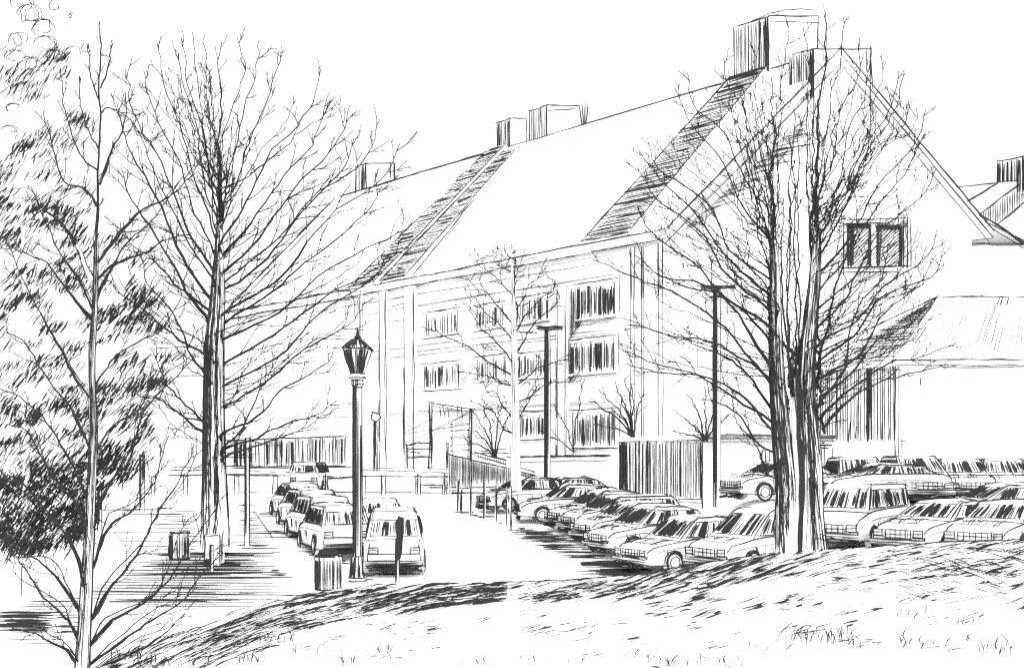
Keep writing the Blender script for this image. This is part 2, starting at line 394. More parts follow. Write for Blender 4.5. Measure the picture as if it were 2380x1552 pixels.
    for (a, b_, c, d_, w) in [(895, 1190, 0, 1, 2.6), (897, 1192, 0, 1, 1.5), (968, 1216, 0, .95, 2.2), (975, 1222, 0, .93, 1.4)]:
        q0 = e(tpx(XA, YA, a)) + U; q1 = ridge(tpx(XR, YA, b_)) + U; m.line([q0.lerp(q1, c), q0.lerp(q1, d_)], w, 1.2, over=5)
    m.build('roof_seam', roof)
    # chimneys
    def chim(xf, D, wx, xl, ytop, ybot, nh, label, extra=None, w=3.2, **k):
        m = MB(); X = (xf - CX) / F * D; t = tpx(X, D, xl); t = max(.3, t)
        zt, zb = pz(ytop, D), pz(ybot, D)
        b, tp = skewbox(m, X, D, wx, t, zb - 1.6, zt, 0)
        bb = [V((p.x, p.y, zb - .15)) for p in b]
        m.hatch(bb[3], bb[0], tp[0], tp[3], nh, w * .68, .3, (0, .05), (.93, 1.0), .1)  # shade of the left face, put on as hatch strokes
        if extra: extra(m, b, tp)
        o = m.build('chimney', roof); o['label'] = label; return o
    def ex1(m, b, tp):
        m.line([tp[0] + V((.1, -.02, -.25)), tp[1] + V((0, -.02, -.3))], 1.8, 1)
        m.line([tp[3] + V((.2, -.02, .05)), tp[0] + V((0, -.02, .12)), tp[0] + V((.9, -.02, .3)), tp[1] + V((-.2, -.02, .3))], 2, 1)
    chim(1786, 47.0, 2.36, 1706, 38, 158, 19, 'tallest chimney, shade-hatched left side, rising behind the gable peak', ex1, 3.4)
    def ex2(m, b, tp):
        m.line([tp[1], V((tp[1].x + .1, tp[1].y, 20.3))], 3.4, .8); m.line([tp[1] + V((-.18, -.02, 0)), V((tp[1].x - .2, tp[1].y - .02, 20.3))], 2, .8)
        p = V((b[0].x, b[0].y, 0)); bb = [V((q.x, q.y, pz(222, 44.7))) for q in b]
        m.hatch(bb[3], bb[0], tp[0], tp[3], 4, 3.2, .4, (0, .1), (.6, 1), .3)
    chim(1891, 44.6, 2.55, 1834, 114, 222, 11, 'square chimney flush with the gable wall at its peak', ex2, 3.4)
    chim(1184, 59.2, 1.0, 1156, 276, 352, 9, 'narrow shade-hatched chimney in the middle of the roof ridge')
    def ex3(m, b, tp):
        m.line([tp[0] + V((.1, -.02, -.3)), tp[1] + V((-.55, -.02, -.2))], 2.2, 1)
        m.hexa([tp[1] + V((-.38, -.1, -1.4)), tp[1] + V((.05, -.1, -1.4)), tp[1] + V((.05, .2, -1.4)), tp[1] + V((-.38, .2, -1.4))],
               [tp[1] + V((-.3, -.1, .03)), tp[1] + V((.3, -.1, .03)), tp[1] + V((.3, .2, .03)), tp[1] + V((-.3, .2, .03))])
        for dx in (-.3, -.12, .05, .22): m.line([tp[1] + V((dx, -.13, 0)), tp[1] + V((dx * .3, -.13, -1.4))], 3, .6)
    chim(1271, 57.0, 2.15, 1230, 245, 322, 11, 'broad chimney with tapered right edge right of the narrow one', ex3)
    def ex4(m, b, tp):
        for dx in (-.3, -.05): m.line([tp[1] + V((dx, -.03, 0)), V((tp[1].x + dx, tp[1].y - .03, pz(412, 67)))], 3, .6)
    chim(851, 67.2, 1.95, 827, 380, 436, 7, 'low wide chimney at the far left end of the ridge', ex4)
mainbuilding()

def facade_parts():
    # windows: (x0, x1, top row, bottom row, number of strokes)
    W = [(1345, 1432, 662, 738, 24), (1205, 1277, 694, 748, 14), (1112, 1172, 712, 762, 9), (995, 1066, 727, 778, 10),
         (1326, 1430, 792, 866, 24), (1210, 1278, 824, 876, 16), (1112, 1178, 832, 882, 11), (990, 1070, 848, 902, 13),
         (1335, 1432, 957, 1036, 22), (1214, 1278, 962, 1016, 14)]
    for i, (x0, x1, y0, y1, n) in enumerate(W):
        xm = (x0 + x1) / 2; zt, zb = fy(xm, (y0 + fy_slope(xm, y0))), fy(xm, y1)
        zt = fy(xm, y0); m = MB()
        facbox(m, x0 - 4, x1 + 4, zb - .12, zb, -.1, .14); facbox(m, x0 - 4, x1 + 4, zt, zt + .14, -.1, .12)
        facbox(m, x0 - 4, x0, zb, zt, -.1, .1); facbox(m, x1, x1 + 4, zb, zt, -.1, .1)
        m.line([fac(x0 - 9, zt + .15, .13), fac(x1 + 8, zt + .15, .13)], 2.6, 1, over=3, double=.6)
        m.line([fac(x0 - 7, zb - .12, .16), fac(x1 + 6, zb - .12, .16)], 2.8, 1, over=4, double=.7)
        m.line([fac(x0, zb, .12), fac(x0, zt, .12)], 2.6); m.line([fac(x1, zb, .12), fac(x1, zt, .12)], 2.4)
        if i in (0, 4, 8): m.line([fac(x1 + 9, zb - .3, .05), fac(x1 + 9, zt + .3, .05)], 1.8); m.line([fac(x0 - 20, zb - .9, .1), fac(x0 + 12, zb - .1, .12)], 2)
        if i in (0, 4):      # panelled reveal left of the nearest windows
            m.hatch(fac(x0 - 18, zb - .9, .06), fac(x0 + 6, zb - .3, .06), fac(x0 + 6, zt, .06), fac(x0 - 18, zt, .06), 5, 3, thick=.2)
        fr = m.build('window', bA)
        m = MB(); m.poly([fac(x0, zb, .05), fac(x1, zb, .05), fac(x1, zt, .05), fac(x0, zt, .05)])
        m.hatch(fac(x0, zb, .06), fac(x1, zb, .06), fac(x1, zt, .06), fac(x0, zt, .06), int(n * 1.15), 2.4, .5, (0, .2), (.75, 1), .13)
        for k in range((1 if i in (0, 1, 4, 7, 8) else 0) + (i == 4)):   # dark drawn curtains between
            u = rng.uniform(.25, .75); a = lerp(x0, x1, u); wd = rng.uniform(4, 8)
            m.hatch(fac(a, zb + .1, .07), fac(a + wd, zb + .1, .07), fac(a + wd, zt - .1, .07), fac(a, zt - .1, .07), 3, 3.0, thick=.3)
        m.build('pane', fr)
    # tall pilasters
    for (x0, x1, y) in [(890, 907, 665), (948, 972, 655), (1302, 1325, 665), (842, 850, 680)]:
        m = MB(); z1 = min(ZE - .4, fy((x0 + x1) / 2, y)); facbox(m, x0, x1, 2.8, z1, -.1, .3)
        for x in (x0, x0 + 3, x1 - 3, x1): m.line([fac(x, 3, .32), fac(x, z1, .32)], rng.uniform(1.2, 2.2), 1, over=5, mat=1 if x in (x0, x1) else 2)
        for k in range(3): a = rng.uniform(3, 9); m.line([fac(x0 + 1, a, .34), fac(x0 + 1, a + rng.uniform(1, 3), .34)], 3, .8)
        m.build('pilaster', bA)
    for (X0, X1) in [(1472, 1480), (1497, 1502), (1536, 1546)]:
        m = MB(); zt = ZE - .5
        facbox(m, X0, X1, 2, zt, -.1, .2)
        for x in (X0, X1): m.line([fac(x, 3, .22), fac(x, zt, .22)], 1.9, 1, over=4); m.ink([fac(x + 1, zt - 2.4, .23), fac(x + 1, zt, .23)], 3.4, .6)
        m.build('pilaster', bA)
    m = MB()               # panel under the eaves between the paired pilasters
    for z in (ZE - .9, ZE - 1.3, ZE - 2.2): m.line([fac(912, z, .05), fac(944, z, .05)], 1.8, .8, over=2)
    facbox(m, 910, 945, ZE - 2.6, ZE - .8, -.1, .04); m.build('eaves_panel', bA)
    # plinth along the near part of the long side
    m = MB(); facbox(m, 1205, 1445, 1.4, 3.72, -.1, .9)
    for k in range(3): m.line([fac(1205, 3.74, .92), fac(1330, 3.74, .92), fac(1445, 3.74, .92)], 3, 1.2, over=6)
    m.line([fac(1215, 3.45, .93), fac(1440, 3.5, .93)], 1.6, 1, mat=2); m.build('plinth', bA)
    # the low window band on the far left
    z0, z1 = 3.25, 5.05
    m = MB(); facbox(m, 535, 815, z1, z1 + .25, -.1, .5); facbox(m, 535, 815, 2.9, z0, -.1, .4)
    m.line([fac(530, z1, .55), fac(820, z1, .55)], 3, 1.2, over=5, double=1); m.line([fac(600, z1 + .25, .5), fac(820, z1 + .25, .5)], 1.4, 1)
    m.line([fac(530, z0, .45), fac(820, z0, .45)], 2.6, 1, over=5, double=1); m.build('window_surround', bA)
    for k, (a, b) in enumerate([(548, 580), (586, 618), (622, 645), (648, 690), (698, 722), (726, 748), (752, 778), (782, 806)]):
        m = MB(); facbox(m, a - 2, a, z0, z1, -.1, .1); facbox(m, b, b + 2, z0, z1, -.1, .1); facbox(m, a - 1.5, b + 1.5, z1 - .12, z1 - .01, -.1, .08)
        for x in (a, b): m.line([fac(x, z0, .12), fac(x, z1, .12)], 2.2)
        fr = m.build('window', bA)
        m = MB(); m.poly([fac(a, z0, .03), fac(b, z0, .03), fac(b, z1, .03), fac(a, z1, .03)])
        dk = (k in (0, 2, 3, 5, 7)); n = int((b - a) / (4.5 if dk else 7))
        m.hatch(fac(a, z0, .05), fac(b, z0, .05), fac(b, z1, .05), fac(a, z1, .05), n, 2.6 if dk else 2.2, .5, (0, .15), (.8, 1), .25 if dk else .05)
        m.build('pane', fr)
    # gable window on the end wall
    D = YA; m = MB()
    def q(x, y, o=.1): return P(x, y, D) + V((0, -o, 0))
    def qb(x0, x1, y0, y1, o):
        a, b = P(x0, y1, D), P(x1, y0, D); m.box(a.x, b.x, D - o, D + .05, a.z, b.z)
    qb(1957, 2108, 513, 522, .14); qb(1957, 1966, 522, 626, .1); qb(2096, 2108, 522, 626, .1); qb(2024, 2034, 522, 626, .1); qb(1950, 2112, 622, 632, .2)
    for (a, b) in [((1955, 514), (2110, 511)), ((1948, 523), (2060, 521)), ((1950, 624), (2112, 620)), ((1962, 634), (2085, 634)), ((1966, 522), (1966, 622)), ((2104, 508), (2104, 625)), ((2112, 512), (2112, 622)), ((2095, 522), (2095, 622)), ((1957, 520), (1957, 640))]:
        m.line([q(*a, .22), q(*b, .22)], 3, .9, over=4, double=.4)
    fr = m.build('window', bA)
    for (a, b) in ((1968, 2023), (2035, 2095)):
        m = MB(); m.poly([q(a, 622, .03), q(b, 622, .03), q(b, 522, .03), q(a, 522, .03)])
        for k in range(24):
            s = rng.uniform(-60, 100); x0, y0 = a, 522 + s + 55 * 0 + 10; pts = []
            # diagonal stroke clipped to the pane
            c = 522 + k * 8.2; xa = max(a, a + (c - 622)); ya = c - (xa - a); xb = min(b, a + (c - 522)); yb = c - (xb - a)
            if xb - xa > 4: m.ink([q(xa, ya, .05), q(xb, yb, .05)], rng.uniform(1.6, 2.6), .6)
        m.hatch(q(a + 1, 620, .06), q(a + 14 if a < 2000 else a + 8, 620, .06), q(a + 14, 524, .06), q(a + 1, 524, .06), 3, 3.6, thick=.3)
        m.hatch(q(b - 7, 620, .06), q(b, 620, .06), q(b, 524, .06), q(b - 7, 524, .06), 2, 4, thick=.3)
        m.hatch(q(a, 524, .06), q(a, 531, .06), q(b, 531, .06), q(b, 524, .06), 3, 3.6)
        m.build('pane', fr)
def fy_slope(x, y): return 0
facade_parts()

# ------------------------------------------------------------------ low wing right of the double tree
DB = 38.0; X0B = (2081 - CX) / F * DB
bB = thing('low_hipped_building', 'low white building with ribbed hipped roof on the right of the picture', 'building', (X0B + 6, DB + 1, 2))
def lowbuilding():
    zE, zR = pz(838, DB), pz(690, DB + 1.3); t1 = 2.6
    m = MB(); b, tp = skew(X0B, DB, 17, t1, 1.6, zE); m.hexa(b, tp)
    zb = pz(1026, DB)
    bb = [V((p.x, p.y, zb)) for p in b]
    m.hatch(bb[3], bb[0], tp[0], tp[3], 36, 2.3, .25, (0, .06), (.88, 1), .08)  # shaded left wall, its tone drawn as hatching
    m.hatch(bb[3], bb[0], bb[0] + V((0, 0, .9)), bb[3] + V((0, 0, .9)), 9, 2.6, .4, (0, .2), (.5, 1), .2)
    m.line([b[0], tp[0]], 2.4, .8, double=1); m.line([b[0] + V((.12, -.02, 0)), tp[0] + V((.12, -.02, 0))], 1.4, .8, mat=2)
    for k in (0, .07, -.1, -.2): m.line([bb[3] + V((-.02, -.02, k)), bb[0] + V((.25, -.02, k))], 3.2, .8, over=10)
    m.hatch(b[3], b[3].lerp(b[0], .35), bb[3].lerp(bb[0], .35), bb[3], 5, 2.4)
    m.line([P(2140, 878, DB - .03), P(2140, 892, DB - .03)], 3)
    m.line([P(2090, 842, DB - .03), P(2240, 855, DB - .03), P(2400, 852, DB - .03)], 1.3, .8, mat=2)
    m.build('wall', bB)
    # hipped roof
    ov = .35; m = MB(); e = [V((X0B - .25, DB - ov, zE)), V((X0B + 17.4, DB - ov, zE)), V((X0B + 17 + DX * 2.9, DB + 2.9, zE)), V((X0B - .25 + DX * 2.9, DB + 2.9, zE))]
    r0 = P(2180, 690, DB + 1.3); r0.z = zR; r1 = V((X0B + 15, DB + 1.3, zR))
    m.poly([e[0], e[1], r1, r0]); m.poly([e[3], e[0], r0]); m.poly([e[2], e[3], r0, r1]); m.poly([e[1], e[2], r1]); m.poly(e)
    fa = [p - V((0, 0, .22)) for p in e]; m.hexa(fa, [p - V((0, 0, .004)) for p in e])
    m.hatch(e[0].lerp(e[1], .0), e[0].lerp(e[1], .62), r0.lerp(r1, .62), r0, 60, 1.2, .3, (.02, .3), (.4, 1), .02, .1)
    for k in range(9): u = rng.random() * .5; m.ink([r0.lerp(r1, u), r0.lerp(r1, u).lerp(e[0].lerp(e[1], u), .15)], 3, .4)
    m.line([r0, r0.lerp(r1, .4), r1], 2.6, 1.2, over=6, double=1); m.line([r0, e[0]], 1.6, .9, mat=1)
    m.line([e[0], e[0].lerp(e[1], .4), e[1]], 2.8, 1.2, over=5, double=1); m.line([fa[0], fa[0].lerp(fa[1], .4), fa[1]], 2.2, 1.2, over=5)
    m.line([r0, e[3]], 4.4, 1, double=1)
    m.hatch(e[3].lerp(e[0], .35), e[0], r0, r0, 11, 1.7, .4, (0, .1), (.8, 1), .05)  # shade on the left slope, drawn in strokes
    for k in range(22):
        u = k / 22; a = e[0].lerp(r0, u); b2 = e[3].lerp(r0, u); m.ink([a.lerp(b2, rng.uniform(0, .05)) + V((0, -.03, .03)), a.lerp(b2, rng.uniform(.45, .75)) + V((0, -.03, .03))], rng.uniform(1.6, 3.6) + 1.6 * (u > .75), .8)
    rf = m.build('roof', bB)
lowbuilding()

# ------------------------------------------------------------------ annex with shade-hatched side and flat canopy
DC = 40.0; XC = (1632 - CX) / F * DC
bC = thing('shade_hatched_annex', 'low flat roofed annex with shade-hatched side wall beside the tall light pole', 'annex', (XC + 1, DC + 1, 1.9))
def annex():
    m = MB(); t1 = tpx(XC, DC, 1440); z0, z1 = 1.2, pz(1020, DC)
    b, tp = skewbox(m, XC, DC, 6.4, t1, z0, z1, 0, ow=3.2)
    zb = pz(1160, DC); bb = [V((p.x, p.y, zb - (.0 if i in (0, 1) else .05))) for i, p in enumerate(b)]
    m.hatch(bb[3], bb[0], tp[0], tp[3], 44, 2.3, .35, (0, .06), (.93, 1.0), .1)  # side wall shade drawn as close upright strokes
    m.hatch(bb[3], bb[3].lerp(bb[0], .1), tp[3].lerp(tp[0], .1), tp[3], 5, 4, .3)
    m.line([bb[3], bb[0]], 2.4, 1.2, over=4, double=1); m.line([bb[3] - V((0, .02, .2)), bb[0] - V((0, .02, .12))], 1.6, 1.2)
    m.line([V((b[0].x, b[0].y - .02, z0)), tp[0]], 3.2, .8, double=1)
    for x, a, c in ((1771, 1045, 1110), (1779, 1050, 1130), (1788, 1050, 1130)): m.line([P(x, a, DC - .03), P(x, c, DC - .03)], 3, .8)
    m.build('wall', bC)
    m = MB(); X1 = (2078 - CX) / F * (DC - 2.3)
    m.hexa([(XC - .1, DC - .2, z1 - .02), (X0B - .0, DC - .35, z1 - .02), (X0B - .0, DC + 3, z1 - .02), (XC - 3.2, DC + 2.8, z1 - .02)],
           [(XC - .1, DC - .2, z1 + .16), (X0B - .0, DC - .35, z1 + .16), (X0B, DC + 3, z1 + .16), (XC - 3.2, DC + 2.8, z1 + .16)])
    for dz, w in ((.17, 3), (.02, 2.8), (-.12, 2), (.1, 1.5)): m.line([V((XC - .3, DC - .24, z1 + dz)), V((XC + 2.6, DC - .3, z1 + dz)), V((X0B, DC - .4, z1 + dz * .6))], w, .9, over=6)
    m.build('flat_roof', bC)
annex()

# ------------------------------------------------------------------ far roofs on the right edge
bE = thing('far_right_building', 'distant building with low chimney and striped dormer at the right edge', 'building', P(2400, 1060, 64))
def farbuilding():
    D = 62; m = MB()
    q = lambda x, y, o=0: P(x, y, D + o)
    f = [q(2212, 1060), q(2700, 1060), q(2700, 570), q(2212, 570)]; d = V((0, 10, 0)); m.hexa(f, [p + d for p in f])
    m.line([q(2210, 569, -.1), q(2300, 566, -.1), q(2600, 570, -.1)], 2.8, .8, double=1)
    for x in (2232, 2240): m.line([q(x, 478, -.1), q(x + 4, 562, -.1)], 2.6, .8)
    m.build('wall', bE)
    m = MB(); f = [q(2236, 486, -.3), q(2560, 650, -.3), q(2700, 640, -.3), q(2560, 415, -.3), q(2316, 425, -.3)]
    f = [q(2205, 440, -.3), q(2236, 484, -.3), q(2390, 568, -.3), q(2640, 569, -.3), q(2640, 412, -.3), q(2318, 424, -.3)]
    m.hexa(f, [p + V((0, 9, 0)) for p in f])
    m.line([q(2236, 484, -.35), q(2305, 515, -.35), q(2392, 572, -.35)], 5, .8, double=1); m.line([q(2240, 494, -.35), q(2390, 562, -.35)], 2.4, .8); m.line([q(2290, 520, -.35), q(2392, 585, -.35)], 1.8, 1)
    m.line([q(2196, 438, -.35), q(2318, 424, -.35), q(2400, 418, -.35)], 2, .8, double=1)
    m.line([q(2236, 475, -.35), q(2316, 428, -.35)], 4.4, .8, double=1)
    m.line([q(2274, 500, -.35), q(2392, 412, -.35)], 3, .8, double=1); m.line([q(2316, 524, -.35), q(2392, 462, -.35)], 3, .8, double=1)
    m.hatch(q(2280, 500, -.35), q(2318, 522, -.35), q(2392, 462, -.35), q(2392, 416, -.35), 0, 2)
    for i in range(20): x = lerp(2280, 2392, i / 20); m.line([q(x, interp([(2274, 500), (2392, 414)], x) + 3, -.36), q(x, interp([(2274, 500), (2316, 522), (2392, 462)], x) - 2, -.36)], 1.7, .4, over=1)
    rf = m.build('roof', bE)
    m = MB(); X, Y = q(2372, 0).x, D - .6; t = tpx(X, Y, 2318)
    b, tp = skewbox(m, X, Y, 2.4, t, pz(424, Y) - .6, pz(362, Y), 14, 3); m.build('chimney', rf)
farbuilding()
# ================================================================== TREES
class TB:
    """draws one tree in picture columns/rows spread over real depth"""
    def __init__(s, D): s.D = D
    def W(s, x, y, dep): return P(x, y, s.D + dep)
    def limb(s, m, path, w0, w1, dep=0.0, kink=3.0, n=5, paper=9, light=False):
        pts = smooth([(p[0], p[1], 0) for p in path], n); N = len(pts); out = []; rad = []
        kx = ky = 0; d = 0
        for i, p in enumerate(pts):
            t = i / (N - 1); kx = kx * .55 + rng.gauss(0, kink) * .6; ky = ky * .55 + rng.gauss(0, kink) * .4
            f = min(1, t * 4); out.append((p.x + kx * f, p.y + ky * f, dep * (t ** .9), lerp(w0, w1, t ** .8)))
        s.tube(m, out, paper, light); return out
    def tube(s, m, out, paper=9, light=False):
        big = [o for o in out if o[3] > paper]
        k = lambda o: (s.D + o[2]) / F
        if len(big) >= 3:
            W3 = [s.W(*o[:3]) for o in big]; m.tube(W3, [o[3] / 2 * k(o) for o in big], 0, 9)
            s.bark(m, big, int(3 + big[0][3] / 3.0))
            nb = len(big)
            for side in (-1, 1):
                pts = [s.W(o[0] + side * o[3] * .48, o[1], o[2]) - V((0, o[3] * .1 * k(o), 0)) for o in big]
                m.ink(pts, 3.2 if side < 0 else 2.2, .6)
            out = out[max(0, nb - 2):]
        if len(out) >= 2:
            m.tube([s.W(*o[:3]) for o in out], [max(.8, (min(o[3], paper) if light is False else o[3] * .6) * rng.uniform(.85, 1.15) / 2) * k(o) for o in out], 1, 5)
    def bark(s, m, big, n, dark=.6):
        N = len(big)
        for i in range(n):
            # angle round the stem; the left front gets most of the grooves
            th = math.pi * (1.02 + .5 * rng.random()) if rng.random() < dark else (rng.uniform(1.0, 2.0) * math.pi if rng.random() < .7 else rng.uniform(0, math.pi))
            a = int((N - 3) * rng.random() ** 1.15); b = min(N - 1, a + rng.randint(2, max(3, N // 2)))
            pts = []; th0 = th
            for j in range(a, b + 1):
                o = big[j]; r = o[3] / 2 * (s.D + o[2]) / F * 1.01; th0 += rng.gauss(0, .05)
                pts.append(s.W(*o[:3]) + V((math.cos(th0) * r, math.sin(th0) * r, 0)))
            if len(pts) > 1: m.ink(pts, rng.choice([1.0, 1.3, 1.7, 2.2, 3.2]) * min(1, max(.4, big[min(b, N - 1)][3] / 34)), .45, .5)
    def twigs(s, m, out, n, L, lev=1, sp=(18, 42), t0=.18, w=3.0, up=.25, both=True):
        N = len(out)
        if N < 3: return
        for i in range(n):
            t = lerp(t0, 1, (i + rng.random()) / n); j = min(N - 2, int(t * (N - 1)))
            o, q = out[j], out[j + 1]; base = math.atan2(-(q[1] - o[1]), q[0] - o[0])
            sd = (1 if (i % 2) else -1) if both else rng.choice((1, 1, -1))
            ang = base + sd * math.radians(rng.uniform(*sp)); l = L * rng.uniform(.5, 1.25) * (1.1 - .45 * t)
            x, y, d = o[0], o[1], o[2]; seg = 5; pts = [(x, y, d, max(w, min(o[3] * .6, w * 2)))]; dd = rng.uniform(-.35, .35) * l * s.D / F / seg
            for k in range(seg):
                ang += rng.gauss(0, .16); ang += (math.pi / 2 - ang) * up * .22 if abs(ang - math.pi / 2) < 2.4 else 0
                x += math.cos(ang) * l / seg; y -= math.sin(ang) * l / seg; d += dd
                pts.append((x, y, d, max(1.5, w * (1 - .5 * (k + 1) / seg))))
            if rng.random() < .12: pts = pts[:1] + pts[1:]
            s.tube(m, pts, 99)
            if lev > 0: s.twigs(m, pts, rng.randint(1, 3), l * .5, lev - 1, sp, .25, w * .75, up, both)

def minor_limbs(tb, t, n, xc, y_lo, y_hi, tips, w=4):
    for i in range(n):
        (xa, ya), (xb, yb) = rng.choice(list(zip(tips, tips[1:]))); u = rng.random()
        x1, y1 = lerp(xa, xb, u), lerp(ya, yb, u); y0 = min(y_lo, lerp(y_hi, y_lo, sm((y1 - 60) / 900)) + rng.uniform(-60, 80)); f = rng.uniform(.62, 1.0)
        x0 = xc(y0); x1 = lerp(x0, x1, f); y1 = lerp(y0, y1, f)
        if y1 > y0 - 40: continue
        make_limb(tb, t, fan(x0, y0, x1, y1, rng.uniform(.35, .6), rng.uniform(.22, .34)), w * rng.uniform(.6, 1.1), 1.5, rng.uniform(-2.2, 2.2), 6, 60, 1, 4, tw=1.6)
def make_limb(tb, tree, path, w0, w1, dep, ntw, L, lev=1, kink=3, name='limb', up=.25, tw=2.7, t0=.18, sp=(18, 42), light=False, paper=9):
    m = MB(dist=tb.D)
    if name == 'limb' and tb.D > 16:
        (xa, ya), (xb, yb) = path[0], path[1]; path = [(xa + (xb - xa) * .02, ya + rng.uniform(15, 40))] + list(path)
        path = [path[0], path[1]] + [(p[0] + rng.gauss(0, 5), p[1] + rng.gauss(0, 5)) for p in path[2:-1]] + [path[-1]]
    out = tb.limb(m, path, w0, w1, dep, kink * 1.25, paper=paper, light=light)
    if w0 >= 6:                       # split bark lines running beside the limb
        for q in range(3 if w0 > 8 else 2):
            a = rng.randint(0, 3); b = min(len(out), a + rng.randint(5, 12)); off = rng.choice((-1, 1)) * rng.uniform(3, 8); o2 = rng.uniform(-2, 2)
            seg = [tb.W(o[0] + off * (1 - i / (b - a)) + o2, o[1] + rng.uniform(-1, 1), o[2] - .1) for i, o in enumerate(out[a:b])]
            if len(seg) > 2: m.ink(seg, rng.uniform(1.4, 2.6), .7)
    if ntw: tb.twigs(m, out, ntw, L, lev, sp, t0, tw, up)
    m.build(name, tree)
def trunkmesh(tb, tree, path, name='trunk', nb=60, dark=.6, edge=3.4, n=6):
    m = MB(dist=tb.D); pts = smooth([(p[0], p[1], 0) for p in path], n); N = len(pts)
    wd = [interp([(i / (len(path) - 1), p[2]) for i, p in enumerate(path)], i / (N - 1)) for i in range(N)]
    big = [(p.x, p.y, 0, w) for p, w in zip(pts, wd)]
    m.tube([tb.W(*b[:3]) for b in big], [b[3] / 2 * tb.D / F for b in big], 0, 14)
    tb.bark(m, big, nb, dark)
    for sd, w in ((-1, edge), (1, edge * .7), (-1, edge * .6)):
        for c in range(3):
            if w != edge and max(q[3] for q in big[int(N * c / 3):]) < 9: continue
            a = int(N * c / 3); b = min(N, int(N * (c + 1) / 3) + 2)
            seg = [tb.W(q[0] + sd * q[3] * rng.uniform(.46, .5), q[1], 0) - V((0, q[3] * .05 * tb.D / F, 0)) for q in big[a:b]]
            if len(seg) > 1: m.ink(seg, w * min(1, max(.3, big[min(b, N - 1)][3] / 22)), .7)
    m.build(name, tree); return big
def fan(x0, y0, x1, y1, side=.5, lift=.3):
    dx, dy = x1 - x0, y1 - y0
    return [(x0, y0), (x0 + dx * .3, y0 + dy * lift * .8), (x0 + dx * (.3 + side * .55), y0 + dy * (lift + .25)), (x0 + dx * .88, y0 + dy * .78), (x1, y1)]

# ---- tall fan-shaped tree in the left half
tb = TB(33.0); t = thing('bare_tree', 'tall bare fan shaped tree with thick ridged trunk left of the lantern lamp post', 'tree', P(500, 1262, 33))
big = trunkmesh(tb, t, [(500, 1275, 66), (500, 1180, 60), (498, 1060, 52), (497, 940, 48), (499, 800, 44), (506, 700, 34), (509, 600, 22), (511, 520, 13)], nb=190, dark=.3)
make_limb(tb, t, [(511, 535), (514, 430), (508, 330), (515, 240), (510, 170), (514, 98)], 8, 2, 0, 9, 45, 0, 3, tw=1.6, name='leader')
make_limb(tb, t, [(515, 560), (524, 450), (526, 360), (540, 270)], 4, 1.6, .3, 6, 40, 0, 3, tw=2, name='leader')
LIMBS2 = [  # attach row, tip, width, twigs, twig length
 (1010, (300, 890), 7, 7, 70), (1000, (352, 808), 8, 7, 70), (985, (365, 925), 6, 4, 60), (760, (285, 390), 13, 11, 90), (830, (240, 640), 9, 8, 90), (880, (330, 600), 8, 8, 80), (700, (270, 240), 14, 12, 90), (640, (288, 160), 11, 12, 80),
 (600, (335, 165), 9, 10, 70), (560, (365, 95), 9, 10, 60), (520, (403, 92), 8, 9, 55), (500, (428, 70), 8, 9, 50), (440, (448, 74), 6, 7, 45), (400, (476, 80), 6, 6, 40), (720, (280, 520), 9, 8, 80), (650, (320, 300), 9, 8, 80),
 (420, (552, 88), 6, 8, 45), (470, (606, 97), 8, 10, 55), (520, (652, 122), 9, 10, 60), (560, (742, 160), 10, 12, 70), (600, (762, 238), 10, 12, 75), (640, (812, 245), 10, 12, 80), (680, (822, 322), 10, 12, 80), (660, (880, 288), 8, 12, 85),
 (730, (935, 330), 8, 12, 90), (760, (890, 430), 9, 12, 90), (790, (950, 497), 8, 11, 90), (850, (932, 558), 8, 11, 90), (900, (905, 590), 8, 10, 90), (950, (850, 700), 8, 10, 90), (1010, (780, 800), 8, 9, 90), (1045, (782, 925), 8, 9, 80), (1060, (742, 965), 7, 7, 70), (1040, (640, 850), 8, 8, 70), (480, (560, 250), 7, 7, 55), (540, (480, 200), 6, 6, 50)]
for (y0, (x1, y1), w, nt_, L) in LIMBS2:
    x0 = interp([(98, 512), (480, 511), (800, 499), (1275, 500)], y0) + (-1 if x1 < 505 else 1) * interp([(98, 1), (480, 5), (700, 12), (1000, 18)], y0)
    dep = rng.uniform(-1, 1) * max(1.0, 3.8 - abs(x1 - 505) / 130)
    make_limb(tb, t, fan(x0, y0, x1, y1, .5, .28), w * interp([(400, .5), (600, .65), (850, 1)], y0), 1.9, dep, int(nt_ * (.7 if y0 < 600 else 1.1)), L, 1, 3.4)

minor_limbs(tb, t, 24, lambda y: interp([(98, 512), (480, 511), (800, 499), (1275, 500)], y), 1040, 430, [(300, 900), (255, 640), (285, 400), (275, 250), (335, 160), (420, 75), (512, 80), (610, 95), (750, 170), (830, 260), (890, 330), (945, 500), (900, 600), (850, 700), (780, 930)])
